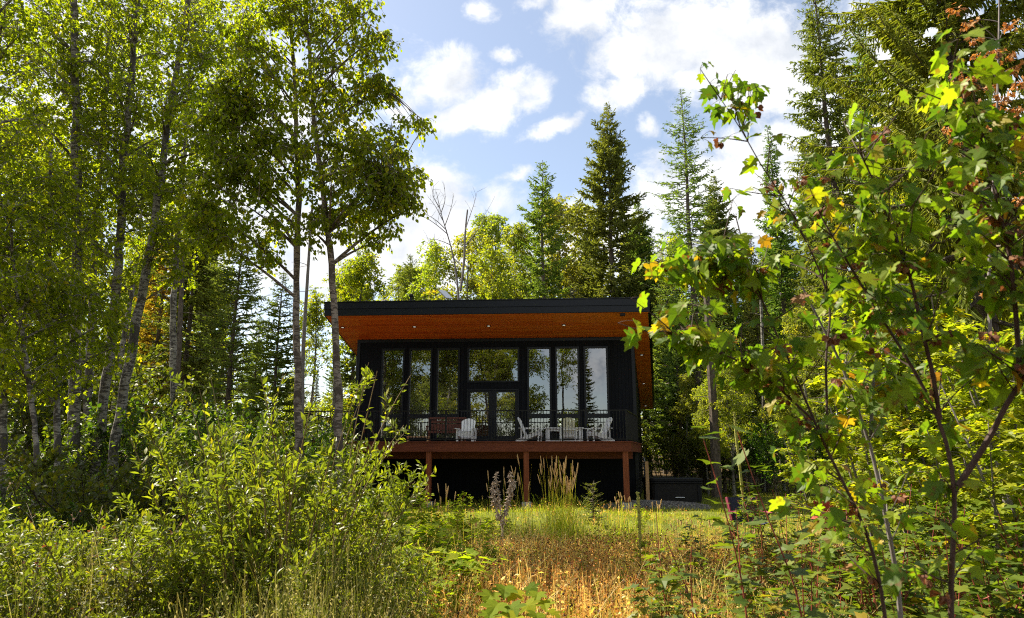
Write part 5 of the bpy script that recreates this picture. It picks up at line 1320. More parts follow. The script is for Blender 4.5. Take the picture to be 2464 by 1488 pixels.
# ------------------------------------------------------------------ red stemmed thicket, right foreground
TH = (M['redstem'], M['l_thicket'])
def thick(seed, H, n):
    return lambda t: shrub(np.random.default_rng(seed), t, TH, n_stem=n, base_r=.38, H=H, spread=.42, shoots=7, shoot_l=.26, leaf=.105, per=4, T=T_MAPLO, F=F_MAPLO, stem_r=.0075, up=.2, horiz=.75, hvar=.45, curve=.1, t0=.4, petiole=.025, width=.95)
thA = plant('red_stemmed_shrub', thick(81, 1.55, 9), 1760, 4.6, 'leftmost red stemmed shrub of the thicket, beside the dry meadow', cat='shrub', group='red stemmed shrubs of the right thicket')
thB = plant('red_stemmed_shrub', thick(82, 1.35, 11), 2000, 4.2, 'red stemmed shrub in the middle of the thicket in front of the faded red chair', cat='shrub', group='red stemmed shrubs of the right thicket')
GT = 'red stemmed shrubs of the right thicket'
for src, u, Y, rz, sc_, lab in ((thA, 1880, 5.6, 1.0, 1.0, 'red stemmed shrub in front of the navy chair with magenta sides'), (thB, 2120, 5.4, 2.0, 1.1, 'red stemmed shrub behind the near grey maple stem'), (thA, 2230, 4.6, 3.0, 1.0, 'red stemmed shrub left of the forked near maple trunk'),
        (thB, 2380, 4.4, 4.0, 1.1, 'red stemmed shrub right of the forked near maple trunk'), (thA, 2040, 6.6, 5.0, 1.05, 'red stemmed shrub just before the faded red chair'), (thB, 2300, 6.2, 1.5, 1.2, 'red stemmed shrub behind the forked near maple'),
        (thB, 1660, 5.2, 2.7, .72, 'low red stemmed shrub at the edge of the dry meadow'), (thA, 1900, 3.6, .5, .70, 'small red stemmed shrub lowest in the middle of the thicket'), (thB, 2480, 5.2, 3.6, 1.1, 'red stemmed shrub at the right edge'), (thA, 1950, 7.6, 2.2, 1.0, 'red stemmed shrub on the lawn edge before the camp chairs'),
        (thB, 2200, 3.5, 5.6, .66, 'small red stemmed shrub at the foot of the near maples'), (thA, 2420, 3.4, 1.9, .70, 'small red stemmed shrub in the lower right corner')):
    copy_of(src, 'red_stemmed_shrub', gxy(u, Y), rz, sc_, lab, 'shrub', GT)
for u, Y, rz, sc_, lab in ((1700, 9.0, .3, .8, 'low red stemmed shrub out on the meadow in front of the hot tub'), (1840, 9.8, 2.2, .95, 'red stemmed shrub just left of the navy chair with magenta sides'), (1630, 7.4, 4.4, .6, 'smallest red stemmed shrub, alone among the dry stems')):
    copy_of(thB, 'red_stemmed_shrub', gxy(u, Y), rz, sc_, lab, 'shrub', GT)
# two long red shoots leaning into the lawn view
for lab, seq, Y, seed in (('single long red shoot arching over the hot tub', ((1925, 1420), (1880, 1330), (1840, 1230), (1800, 1120), (1775, 1040)), 3.6, 1), ('short red shoot in front of the hot tub', ((1790, 1400), (1760, 1290), (1735, 1190), (1700, 1080), (1690, 1050)), 3.8, 2)):
    rng = np.random.default_rng(seed); b = P(*seq[0], Y); g = np.array([b[0] + .02, b[1], float(gh(b[0], b[1]))]); q = resample([np.array([0, 0, -.05])] + [P(u, v, Y + .02 * i) - g for i, (u, v) in enumerate(seq)], 18)
    t = empty('red_shoot', tuple(g), lab, 'shrub'); mb = MB(); mb.tubes(q, np.linspace(.007, .0025, 18), 6); mb.build('stem', M['redstem'], t)
    i = rng.integers(5, 18, 30); pos = q[i] + rng.normal(size=(30, 3)) * .04; o = unit(rng, 30, -.1, .1)
    mb = MB(); mb.leaves(pos, o, np.array([0, 0, 1]) + rng.normal(size=(30, 3)) * .25, rng.uniform(.07, .13, 30), T_MAPLE, F_MAPLE, rng.random(30) * .7, jit=rng.uniform(.3, 1.5, 30)); mb.build('leaves', M['l_thicket'], t)

# ------------------------------------------------------------------ the near maples
def near_maple(label, Y, stems, trunk_mat, n_leaf, leaf, seed, clusters=26, dY=.0):
    """stems: list of (polyline[(u,v,dY)], r0, r1, leafy fraction start)"""
    rng = np.random.default_rng(seed)
    b = P(stems[0][0][0][0], stems[0][0][0][1], Y); base = np.array([b[0], b[1], float(gh(b[0], b[1]))])
    t = empty('near_maple', tuple(base), label, 'tree')
    wood = MB(); lf = MB(); br = MB()
    nodes, dirs = [], []
    for k, (pl, r0, r1, st) in enumerate(stems):
        q = [P(u, v, Y + d) - base for u, v, d in pl]
        if k == 0: q = [np.array([0, 0, -.05])] + [x for x in q if x[2] > .05]
        p = resample(q, 30); wood.tubes(p, np.linspace(r0, r1, 30), 9)
        for j in range(int(st * 29), 30, 1):
            nodes.append(p[j]); dirs.append(nrm(p[min(29, j + 1)] - p[max(0, j - 1)]))
    nodes, dirs = np.array(nodes), np.array(dirs)
    # side twigs
    m = clusters * len(stems); i = rng.integers(0, len(nodes), m); d = nrm(unit(rng, m, -.2, .7) + dirs[i] * .6); L = rng.uniform(.06, .30, (m, 1))
    e = nodes[i] + d * L; Q = bez(nodes[i], (nodes[i] + e) / 2 + rng.normal(size=e.shape) * .01, e, 5); wood.tubes(Q, np.linspace(.0035, .0016, 5)[None].repeat(m, 0), 5)
    ends = np.concatenate([e, along(Q, np.full((m, 1), .55))[:, 0], nodes[::3]]); ed = np.concatenate([d, d, dirs[::3]])
    j = rng.integers(0, len(ends), n_leaf); o = unit(rng, n_leaf, -.35, .25)
    pet = rng.uniform(.03, .08, (n_leaf, 1)); pos = ends[j] + o * pet
    wood.tubes(bez(ends[j], ends[j] + o * pet * .5 + np.array([0, 0, .008]), pos, 4), np.full((n_leaf, 4), .0011), 3)
    ax = o * .8 + np.array([0, 0, -.75]) + rng.normal(size=(n_leaf, 3)) * .25; no = np.array([0, -.3, .9]) + rng.normal(size=(n_leaf, 3)) * .65
    lf.leaves(pos, ax, no, leaf * rng.uniform(.5, 1.2, n_leaf), T_MAPLE, F_MAPLE, rng.random(n_leaf), jit=rng.uniform(-.6, 3.4, n_leaf), width=rng.uniform(.68, 1.12, n_leaf))
    # crumpled brown leaves and seeds
    nb = n_leaf // 2; j = rng.integers(0, len(ends), max(6, nb // 9)); c = np.repeat(ends[j], 9, 0); N = len(c); o = unit(rng, N, -1, .1)
    br.leaves(c + o * .02, o + np.array([0, 0, -.4]), unit(rng, N), rng.uniform(.016, .042, N), T_OVAL, F_OVAL, rng.random(N), width=1.3, jit=rng.uniform(-3, 4, N))
    wood.build('trunk', M[trunk_mat], t); lf.build('crown', M['l_maple'], t); br.build('withered_leaves', M['l_brown'], t)
near_maple('near maple with a dark trunk forking into a V at the lower right', 2.6, [
    ([(2282, 1480, 0), (2290, 1350, 0), (2305, 1180, 0), (2288, 1080, .02), (2270, 1020, .03), (2225, 930, .05), (2150, 810, .08), (2080, 700, .1), (2020, 600, .12), (1975, 520, .14)], .015, .0035, .42),
    ([(2306, 1170, 0), (2345, 1110, -.02), (2390, 1040, -.05), (2420, 975, -.08), (2470, 900, -.1), (2480, 780, -.1), (2470, 640, -.1)], .012, .005, .35),
    ([(2262, 1010, .03), (2245, 900, 0), (2215, 780, -.03), (2190, 660, -.05), (2140, 540, -.06), (2105, 440, -.08), (2070, 370, -.08)], .009, .003, .25),
    ([(2455, 930, -.1), (2448, 800, -.12), (2435, 640, -.15), (2400, 480, -.18), (2390, 380, -.2), (2330, 260, -.2), (2290, 180, -.2)], .010, .003, .25)], 'mapstem', 640, .084, 91, 36)
near_maple('near maple with several thin dark stems leaning left over the sky', 2.9, [
    ([(2130, 1480, 0), (2118, 1380, 0), (2085, 1260, 0), (2020, 1150, .02), (1960, 1020, .03), (1915, 900, .05), (1860, 790, .07), (1800, 640, .1), (1770, 520, .1)], .011, .0028, .45),
    ([(1955, 1010, .03), (1870, 930, 0), (1780, 870, -.03), (1690, 830, -.05), (1620, 800, -.06)], .006, .0025, .2),
    ([(1990, 1090, .03), (1990, 960, .05), (1985, 850, .08), (2005, 740, .1), (1960, 620, .1), (1890, 480, .1), (1830, 400, .1), (1790, 320, .1), (1735, 240, .1)], .006, .002, .4),
    ([(1830, 720, .08), (1780, 640, .05), (1720, 620, .05), (1660, 650, .05)], .004, .002, .1)], 'mapstem', 560, .084, 92, 36)
near_maple('near maple with a smooth grey trunk behind the dark stemmed one', 3.4, [
    ([(2165, 1480, 0), (2160, 1380, 0), (2125, 1220, 0), (2100, 1080, .05), (2060, 980, .05), (2030, 880, .08), (1980, 790, .1), (1930, 690, .1)], .016, .005, .55),
    ([(2095, 1050, .05), (2100, 940, .1), (2110, 830, .1), (2120, 720, .1)], .009, .003, .3)], 'greystem', 260, .084, 93, 26)
# thin pole with withered orange leaf clusters
rng = np.random.default_rng(94)
t = empty('withered_maple', gxy(2392, 8.2), 'thin young tree with withered orange leaf clusters at the upper right', 'tree'); b0 = np.array(t.location)
mb = MB(); br = MB()
p = resample([np.array([0, 0, -.1])] + [P(u, v, 8.2) - b0 for u, v in ((2385, 900), (2378, 640), (2392, 420), (2400, 250), (2404, 60), (2405, -80))], 30); mb.tubes(p, np.linspace(.03, .008, 30), 8)
spots = [(2330, 55), (2345, 95), (2355, 130), (2300, 180), (2330, 190), (2365, 160), (2385, 205), (2425, 130), (2440, 165), (2430, 60), (2400, 250), (2340, 250), (2420, 230), (2310, 330), (2280, 310), (2350, 370), (2450, 200), (2445, 260), (2300, 240), (2380, 300), (2460, 330), (2335, 440), (2390, 560), (2340, 620), (2450, 480), (2370, 700), (2430, 640), (2300, 20), (2460, 420), (2395, 120)]
for u, v in spots:
    c = P(u, v, 8.2 + rng.normal() * .25) - b0; j = np.argmin(np.linalg.norm(p - c + np.array([0, 0, .25]), axis=1)); mb.tubes(bez(p[j][None], ((p[j] + c) / 2 + np.array([0, 0, .08]))[None], c[None], 6), np.linspace(.008, .003, 6)[None], 4)
    n = 22; o = unit(rng, n, -1, .3); br.leaves(c + o * rng.uniform(.01, .10, (n, 1)), o + np.array([0, 0, -.5]), unit(rng, n), rng.uniform(.04, .08, n), T_MAPLO, F_MAPLO, rng.random(n), jit=rng.uniform(-2, 4, n))
mb.build('trunk', M['greystem'], t); br.build('crown', M['l_orange'], t)

# ------------------------------------------------------------------ meadow
def ribbons(rng, mb, base, h, lean, wd, rn, n=4, curl=.3):
    N = len(base); s = np.linspace(0, 1, n); a = rng.uniform(0, 6.283, N)
    d = np.stack([np.cos(a), np.sin(a), 0 * a], -1); side = np.stack([-np.sin(a + .6), np.cos(a + .6), 0 * a], -1)
    p = base[:, None] + d[:, None] * (lean[:, None] * s ** (1 + curl * 3))[..., None]; p[..., 2] += h[:, None] * s
    wv = (wd[:, None] * (1 - .75 * s))[..., None] * side[:, None]
    V = np.stack([p - wv, p + wv], 2).reshape(-1, 3); b = (np.arange(N) * n * 2)[:, None] + np.arange(n - 1)[None] * 2; b = b.ravel()
    mb.add(V, np.stack([b, b + 1, b + 3, b + 2], -1), np.repeat(rn, n * 2)); return p[:, -1], p
T_HEAD = np.array([(0, -1, 0), (1, 0, 0), (0, 1, 0), (-1, 0, 0), (0, 0, 1), (0, 0, -1)], float)
F_HEAD = np.array([[0,1,4],[1,2,4],[2,3,4],[3,0,4],[1,0,5],[2,1,5],[3,2,5],[0,3,5]])
rng = np.random.default_rng(101)
def meadow_pts(n):
    out = []
    while sum(map(len, out)) < n:
        y = rng.uniform(2.6, 19.0, n * 2); x = rng.uniform(-.42, .62, n * 2) * y
        lo_ = -.13 * y - .2 + .3 * np.sin(y * 1.3); hi = .46 * y
        nz = np.sin(x * 2.1 + y * .7) * .5 + np.sin(x * .9 - y * 1.7 + 2) * .5
        keep = (x > lo_ - .8 * rng.random(len(x))) & (x < hi) & (rng.random(len(x)) < .62 + .38 * nz) & ((lawn_mask(x, y) < .25 + .3 * rng.random(len(x))) | (rng.random(len(x)) < .07))
        # nearer plants are larger in the picture: thin them out less far away
        keep &= rng.random(len(x)) < np.clip((y / 9) ** .6, .45, 1)
        out.append(np.stack([x[keep], y[keep]], -1))
    return np.concatenate(out)[:n]
mb = MB(); n = 12500; q = meadow_pts(n); base = np.column_stack([q, gh(q[:, 0], q[:, 1])])
patch = .5 + .5 * np.sin(q[:, 0] * 1.7 + np.sin(q[:, 1] * 1.1) * 1.5); h = rng.uniform(.22, .80, n) * (.6 + .4 * patch) * np.clip((14 - q[:, 1]) / 4, .4, 1)
rn = np.clip(.16 + .50 * rng.random(n) + .10 * patch, 0, 1); gm = rng.random(n) < .10 + .22 * (np.sin(q[:, 0] * 1.3 + 2) * np.sin(q[:, 1] * .8) > .25); rn[gm] = rng.uniform(.74, .95, gm.sum())
tip, pp = ribbons(rng, mb, base, h, rng.uniform(.0, .26, n), rng.uniform(.002, .0055, n), rn)
# branchlets with dark seed heads and shrivelled leaves
k = 3; c = np.repeat(np.arange(n), k); tt = rng.uniform(.55, .95, len(c)); b2 = along(pp, tt.reshape(n, k)).reshape(-1, 3)
tip2, _ = ribbons(rng, mb, b2, rng.uniform(.04, .12, len(c)), rng.uniform(.02, .09, len(c)), np.full(len(c), .0013), rn[c], n=3)
hd = np.concatenate([tip, tip2]); keep = rng.random(len(hd)) < .62; hd = hd[keep]; N = len(hd)
mb.leaves(hd, unit(rng, N), unit(rng, N), rng.uniform(.005, .013, N), T_HEAD, F_HEAD, np.where(rng.random(N) < .28, rng.uniform(0, .08, N), np.where(rng.random(N) < .04, 1.0, rng.uniform(.12, .5, N))))
kl = 3; tt = rng.uniform(.08, .85, (n, kl)); lp = along(pp, tt).reshape(-1, 3); N = len(lp); o = unit(rng, N, -.5, .7)
mb.leaves(lp, o, unit(rng, N), rng.uniform(.025, .075, N), T_LANCE, F_LANCE, np.clip(np.repeat(rn, kl) + rng.normal(size=N) * .12, .1, .97), width=1.2, jit=rng.uniform(-2, 3, N))
tag(mb.build('dry_meadow', M['meadow']), 'tangle of dry orange brown wildflower stems filling the foreground', 'dry meadow', kind='stuff')
mb = MB(); q = meadow_pts(5200); q = q[(np.sin(q[:, 0] * 1.9 + q[:, 1] * .4) * np.cos(q[:, 1] * .9 - q[:, 0]) + .6 * rng.random(len(q))) > .05]; n = len(q)
tip, pp = ribbons(rng, mb, np.column_stack([q, gh(q[:, 0], q[:, 1])]), rng.uniform(.35, .95, n) * np.clip((14 - q[:, 1]) / 4, .45, 1), rng.uniform(.05, .42, n), rng.uniform(.0018, .0042, n), rng.random(n), n=7, curl=.6)
sel = rng.random(n) < .45; s_ = np.linspace(.80, 1.0, 9)[None].repeat(sel.sum(), 0); sp_ = along(pp[sel], s_).reshape(-1, 3); N = len(sp_)
mb.leaves(sp_ + rng.normal(size=(N, 3)) * .004, unit(rng, N, .5, 1), unit(rng, N), rng.uniform(.012, .026, N), T_LANCE, F_LANCE, rng.uniform(.35, .9, N), width=.8)
tag(mb.build('golden_grass', M['gold']), 'uneven golden seeding grass rising out of the dry meadow', 'grass', kind='stuff')
# green weeds low in the meadow
mb = MB(); n = 5200; q = meadow_pts(n); q = q[np.argsort(rng.random(len(q)) + .06 * q[:, 1])][:3600]; n = len(q); base = np.column_stack([q, gh(q[:, 0], q[:, 1])])
k = 7; c = np.repeat(base, k, 0); N = len(c); o = unit(rng, N, -.1, .8); hz = rng.uniform(.03, .26, (N, 1))
mb.leaves(c + np.array([0, 0, 1]) * hz + o * .04, o, np.array([0, 0, 1]) + rng.normal(size=(N, 3)) * .5, rng.uniform(.03, .075, N), T_OVAL, F_OVAL, rng.random(N) * .8, jit=rng.uniform(.3, 2, N))
tag(mb.build('low_weeds', M['l_broad']), 'low green weeds growing among the dry stems', 'weeds', kind='stuff')
# lawn grass
mb = MB(); n = 64000; y = 12.5 + 33 * rng.random(n * 3) ** 1.8; x = rng.uniform(-.35, .55, n * 3) * y; keep = lawn_mask(x, y) > rng.random(n * 3) * .9; x, y = x[keep][:n], y[keep][:n]; n = len(x)
ribbons(rng, mb, np.column_stack([x, y, gh(x, y) - .01]), rng.uniform(.04, .13, n) * (1 + .5 * np.sin(x * 2.3) * np.sin(y * 1.9)), rng.uniform(.0, .08, n), rng.uniform(.003, .007, n), np.clip(rng.random(n) * .8 + .2 * np.sin(x * 1.3) * np.sin(y * .9), 0, 1), n=3)
tag(mb.build('lawn_grass', M['grass']), 'short mown grass on the lawn in front of the cabin', 'grass', kind='stuff')
# tall seeding grass at the lower left, close to the viewer
mb = MB(); n = 3600; y = 2.5 + 3.2 * rng.random(n); x = (-.70 + .64 * rng.random(n) ** .8) * y; base = np.column_stack([x, y, gh(x, y)])
hh = rng.uniform(.75, 1.35, n) * np.clip(.55 + .45 * np.sin(x * 1.8 + 3.6) ** 2, .5, 1)
tip, pp = ribbons(rng, mb, base, hh, rng.uniform(.05, .30, n), rng.uniform(.0014, .0034, n), np.clip(rng.random(n) * .75, 0, 1), n=6, curl=.5)
sel = rng.random(n) < .22; tp = pp[sel]; kk = 14; s_ = np.linspace(.80, 1.0, kk)[None].repeat(len(tp), 0); sp_ = along(tp, s_).reshape(-1, 3); N = len(sp_)
mb.leaves(sp_ + rng.normal(size=(N, 3)) * .004, unit(rng, N, .5, 1), unit(rng, N), rng.uniform(.010, .022, N), T_LANCE, F_LANCE, rng.uniform(.55, .95, N), width=.8)
tag(mb.build('tall_grass', M['tallgrass']), 'soft tall grass with pale seed heads in the lower left foreground', 'grass', kind='stuff')
# under-storey ground cover below the bushes
mb = MB(); n = 15000; y = rng.uniform(3.0, 26, n); x = (-.80 + .66 * rng.random(n)) * y; x2 = rng.uniform(.36, .95, n // 2) * y[: n // 2]; x = np.concatenate([x, x2]); y = np.concatenate([y, y[: n // 2]]); n = len(x)
keep = lawn_mask(x, y) < .3; x, y = x[keep], y[keep]; n = len(x); k = 6; c = np.repeat(np.column_stack([x, y, gh(x, y)]), k, 0); N = len(c); o = unit(rng, N, -.1, .7)
mb.leaves(c + np.array([0, 0, 1]) * rng.uniform(.02, .40, (N, 1)) + o * .08, o, np.array([0, 0, 1]) + rng.normal(size=(N, 3)) * .6, rng.uniform(.05, .11, N), T_OVAL, F_OVAL, rng.random(N), jit=rng.uniform(.3, 2, N))
tag(mb.build('undergrowth', M['l_under']), 'leafy undergrowth covering the ground beneath the bushes and trees', 'undergrowth', kind='stuff')

# ------------------------------------------------------------------ single plants in the clearing
def reed_clump(label, u, v, Y, n, H, spread, seed, heads=.8, blades=60):
    rng = np.random.default_rng(seed); x = azel(u, v)[0] * Y; t = empty('grass_clump', (x, Y, float(gh(x, Y))), label, 'grass')
    mb = MB(); a = rng.uniform(0, 6.28, n); r = spread * np.sqrt(rng.random(n)); base = np.stack([r * np.cos(a), r * np.sin(a), 0 * a - .05], -1)
    tip, pp = ribbons(rng, mb, base, H * rng.uniform(.62, 1.0, n), rng.uniform(.02, .22, n) * H * .7, np.full(n, .0042), rng.uniform(.5, 1, n), n=7, curl=.3)
    if blades: ribbons(rng, mb, np.stack([spread * rng.normal(size=blades) * .6, spread * rng.normal(size=blades) * .6, np.zeros(blades) - .05], -1), H * rng.uniform(.25, .60, blades), rng.uniform(.05, .3, blades) * H, rng.uniform(.004, .008, blades), rng.uniform(0, .5, blades), n=6, curl=.5)
    mb.build('blades', M['reed'], t)
    sel = rng.random(n) < heads; hp = along(pp[sel], np.linspace(.86, 1.02, 5)[None].repeat(sel.sum(), 0))
    mb = MB(); mb.tubes(hp, np.array([[.003, .010, .011, .009, .002]]) * rng.uniform(.8, 1.2, (sel.sum(), 1)), 6); mb.build('seed_heads', M['seed'], t)
reed_clump('tall clump of golden grass with tan seed heads in the middle of the clearing', 1352, 1250, 13.2, 62, 1.72, .30, 1, .8, 260)
reed_clump('few thin grass stalks before the middle deck post', 1262, 1250, 13.6, 7, 1.75, .12, 2, .9, 20)
reed_clump('single tall grass stalk before the dark wall left of the middle post', 1181, 1250, 13.4, 2, 1.85, .03, 3, 1, 6)
reed_clump('loose grass stalks in front of the left deck post', 1050, 1250, 12.6, 20, 1.25, .32, 4, .9, 50)
reed_clump('short tan grass clump near the right deck post', 1500, 1250, 14.6, 22, .95, .28, 5, .8, 50)
reed_clump('sparse tan grass stalks right of the yellow flower spike', 1590, 1260, 14.8, 9, .85, .2, 6, .8, 20)
reed_clump('grass stalks behind the dry curled plant', 1225, 1250, 14.0, 8, 1.45, .16, 7, .9, 20)
reed_clump('loose golden grass on the lawn edge right of the yellow flower spike', 1660, 1280, 12.6, 26, .80, .5, 8, .5, 160)
reed_clump('long grass in front of the navy chair with magenta sides', 1745, 1290, 11.8, 24, .75, .5, 9, .4, 200)
reed_clump('straggling grass on the sunny crest left of the golden clump', 1120, 1280, 12.4, 22, .75, .5, 10, .6, 160)
def mullein(label, u, vb, Y, H, seed, r=.017):
    rng = np.random.default_rng(seed); x = azel(u, vb)[0] * Y; t = empty('mullein', (x, Y, float(gh(x, Y))), label, 'plant')
    z = np.linspace(0, H, 40); p = np.stack([.02 * np.sin(z * 2), .01 * np.cos(z * 3), z], -1); rad = np.interp(z / H, [0, .45, .5, .9, 1], [r * .6, r * .5, r, r * .9, r * .35]) * (1 + .22 * rng.normal(size=40).clip(-1, 1) * (z > .45 * H))
    mb = MB(); mb.tubes(p, rad, 9, cap=True)
    n = 420; s = rng.uniform(.46, 1, n); q = along(p[None], s[None])[0]; o = unit(rng, n, -.1, .6); mb.leaves(q + o * r * .6, o, unit(rng, n), rng.uniform(.012, .024, n), T_HEAD * np.array([.5, .8, .5]), F_HEAD, rng.random(n)); mb.build('flower_spike', M['mullein'], t)
    n = 26; s = rng.uniform(.02, .5, n); q = along(p[None], s[None])[0]; o = unit(rng, n, .0, .5); mb = MB(); mb.leaves(q, o, unit(rng, n, .2, 1), rng.uniform(.10, .22, n) * (1.2 - s), T_LANCE, F_LANCE, rng.random(n), width=1.6); mb.build('leaves', M['l_broad'], t)
mullein('yellow green flower spike standing in the dry meadow right of the grass clump', 1538, 1350, 9.0, 1.27, 1)
mullein('tall yellow flower spike behind the thicket right of the hot tub', 1783, 1180, 11.0, 2.35, 2, .022)
rng = np.random.default_rng(5); Y = 12.4; x = azel(1205, 1250)[0] * Y
t = empty('dry_thistle', (x, Y, float(gh(x, Y))), 'withered grey plant with curled hanging leaves left of the golden grass', 'plant'); b0 = np.array(t.location); mb = MB(); lf = MB()
for seq in (((1208, 1290), (1206, 1240), (1200, 1195), (1193, 1160), (1195, 1140)), ((1208, 1280), (1216, 1230), (1226, 1180), (1228, 1140)), ((1206, 1260), (1190, 1210), (1186, 1165)), ((1210, 1250), (1224, 1200), (1236, 1160))):
    q = resample([P(u, v, Y) - b0 for u, v in seq], 14); mb.tubes(q, np.linspace(.010, .004, 14), 5)
    n = 90; s = rng.uniform(.15, 1, n); p = along(q[None], s[None])[0]; o = unit(rng, n, -.7, .2); lf.leaves(p, o + np.array([0, 0, -.6]), unit(rng, n), rng.uniform(.04, .11, n), T_LANCE, F_LANCE, rng.random(n), width=1.0, jit=rng.uniform(-5, 5, n))
    n = 30; o = unit(rng, n, -.6, 1); lf.leaves(q[-1] + o * .01, o, unit(rng, n), rng.uniform(.02, .05, n), T_LANCE, F_LANCE, rng.random(n), jit=rng.uniform(-3, 3, n))
p0 = q[0].copy(); mb.tubes(np.array([p0 * np.array([1, 1, 0]) - np.array([0, 0, .05]), p0]), .011, 6); mb.build('stems', M['drystalk'], t); lf.build('leaves', M['drystalk'], t)
# big leaved plant at the bottom of the picture
rng = np.random.default_rng(8); Y = 4.3; x = azel(1235, 1450)[0] * Y
t = empty('thimbleberry_plant', (x, Y, float(gh(x, Y))), 'bright green plant with very large lobed leaves at the bottom of the picture', 'plant'); b0 = np.array(t.location); mb = MB(); lf = MB()
for u, v, s, dy in ((1185, 1425, .17, 0), (1215, 1410, .18, .1), (1245, 1418, .17, .12), (1200, 1450, .19, -.1), (1228, 1455, .18, -.12), (1265, 1450, .15, .0), (1295, 1425, .15, .15), (1310, 1445, .14, .1), (1180, 1470, .15, -.15), (1250, 1480, .17, -.2), (1290, 1475, .16, -.1), (1320, 1470, .13, 0), (1215, 1490, .17, -.25), (1160, 1490, .15, -.1), (1270, 1410, .13, .25)):
    c = P(u, v, Y + dy) - b0; g = np.array([rng.normal() * .08, rng.normal() * .08, -.05]); mb.tubes(bez(g[None], np.array([c[0] * .4, c[1] * .4, c[2] * .8])[None], c[None], 8), np.linspace(.005, .0025, 8)[None], 5)
    s *= .78; a = rng.uniform(-2.6, -.5); lf.leaves(c[None], np.array([[math.cos(a), math.sin(a), -.35]]), np.array([[0, -.35, 1]]) + rng.normal(size=(1, 3)) * .2, s, T_MAPLE * np.array([1.05, .95, 1.2]), F_MAPLE, np.array([rng.random()]))
mb.build('stems', M['redstem'], t); lf.build('leaves', M['l_broad'], t)
# ------------------------------------------------------------------ sky, sun, camera
SUN_AZ = math.atan2(-.82, .57)          # measured from +Y towards +X
SUN_EL = math.radians(50)
w = bpy.data.worlds.new('World'); SC.world = w; w.use_nodes = True
nt = w.node_tree; nt.nodes.clear()
out = nt.nodes.new('ShaderNodeOutputWorld'); bg = nt.nodes.new('ShaderNodeBackground')
sky = nt.nodes.new('ShaderNodeTexSky'); sky.sky_type = 'NISHITA'; sky.sun_disc = False
sky.sun_elevation = SUN_EL; sky.sun_rotation = SUN_AZ; sky.altitude = 800; sky.air_density = 1.0; sky.dust_density = 1.2; sky.ozone_density = 1.6
tc = nt.nodes.new('ShaderNodeTexCoord'); sx = nt.nodes.new('ShaderNodeSeparateXYZ'); nt.links.new(tc.outputs['Generated'], sx.inputs[0])
def math_(op, a, b=None, c=None, clamp=False):
    n = nt.nodes.new('ShaderNodeMath'); n.operation = op; n.use_clamp = clamp
    for i, x in enumerate((a, b, c)):
        if x is None: continue
        if isinstance(x, (int, float)): n.inputs[i].default_value = x
        else: nt.links.new(x, n.inputs[i])
    return n.outputs[0]
yy = math_('MAXIMUM', sx.outputs['Y'], .12)
qx = math_('DIVIDE', sx.outputs['X'], yy); qz = math_('DIVIDE', sx.outputs['Z'], yy)
front_ = math_('MULTIPLY', math_('SUBTRACT', sx.outputs['Y'], .12), 8, clamp=True)
cb = nt.nodes.new('ShaderNodeCombineXYZ'); nt.links.new(qx, cb.inputs[0]); nt.links.new(qz, cb.inputs[2])
# warp so the banks get ragged edges
def noise(vec, scale, detail, rough, dist=0.0):
    n = nt.nodes.new('ShaderNodeTexNoise'); n.inputs['Scale'].default_value = scale; n.inputs['Detail'].default_value = detail
    n.inputs['Roughness'].default_value = rough; n.inputs['Distortion'].default_value = dist; nt.links.new(vec, n.inputs['Vector'])
    return n
BANKS = [  # centre u, v, half sizes, tilt (degrees), weight
    (1085,185,95,70,10,1.0),(1010,215,60,60,0,.7),(1215,250,110,52,-28,1.0),(1100,275,130,38,-6,.95),(1210,130,28,26,0,.8),
    (1340,302,85,24,-24,.95),(1395,40,95,62,-10,1.1),(1160,14,45,24,0,.75),(1290,6,60,18,0,.6),
    (1640,90,220,105,-12,1.2),(1500,225,95,40,-20,1.0),(1800,140,230,120,0,1.3),(1930,210,160,110,0,1.2),(1720,185,130,60,0,1.1),
    (1900,430,330,150,-25,1.4),(1640,440,140,95,-35,1.1),(1560,308,28,22,0,.6),(2250,330,330,330,0,1.2),
    (1250,420,42,16,-12,.7),(1200,500,75,50,-20,.55),(1035,505,130,90,15,1.15),(1330,545,110,55,-10,.8),(930,620,330,110,0,1.3),(1500,600,300,90,0,1.1),
    (560,420,300,330,0,1.0),(150,150,300,260,0,.9),(980,260,60,40,0,.8)]
wn = noise(cb.outputs[0], 9, 5, .6)
ws = nt.nodes.new('ShaderNodeVectorMath'); ws.operation = 'SUBTRACT'; nt.links.new(wn.outputs['Color'], ws.inputs[0]); ws.inputs[1].default_value = (.5, .5, .5)
wm = nt.nodes.new('ShaderNodeVectorMath'); wm.operation = 'MULTIPLY_ADD'; nt.links.new(ws.outputs[0], wm.inputs[0]); wm.inputs[1].default_value = (.09, 0, .09); nt.links.new(cb.outputs[0], wm.inputs[2])
acc = None
for (u, v, ru, rv, tilt, wt) in BANKS:
    a0, e0 = azel(u, v); a1, _ = azel(u + ru, v); _, e1 = azel(u, v - rv)
    mp = nt.nodes.new('ShaderNodeMapping'); mp.vector_type = 'TEXTURE'
    mp.inputs['Location'].default_value = (a0, 0, e0); mp.inputs['Rotation'].default_value = (0, math.radians(tilt), 0); mp.inputs['Scale'].default_value = (abs(a1 - a0), 1, abs(e1 - e0))
    nt.links.new(wm.outputs[0], mp.inputs[0])
    ln = nt.nodes.new('ShaderNodeVectorMath'); ln.operation = 'LENGTH'; nt.links.new(mp.outputs[0], ln.inputs[0])
    f = math_('MULTIPLY', math_('SUBTRACT', 1.35, ln.outputs['Value']), wt)
    acc = f if acc is None else math_('MAXIMUM', acc, f)
fine = noise(cb.outputs[0], 14, 10, .66, .3)
c1 = math_('ADD', acc, math_('MULTIPLY', math_('SUBTRACT', fine.outputs['Fac'], .5), 2.6))
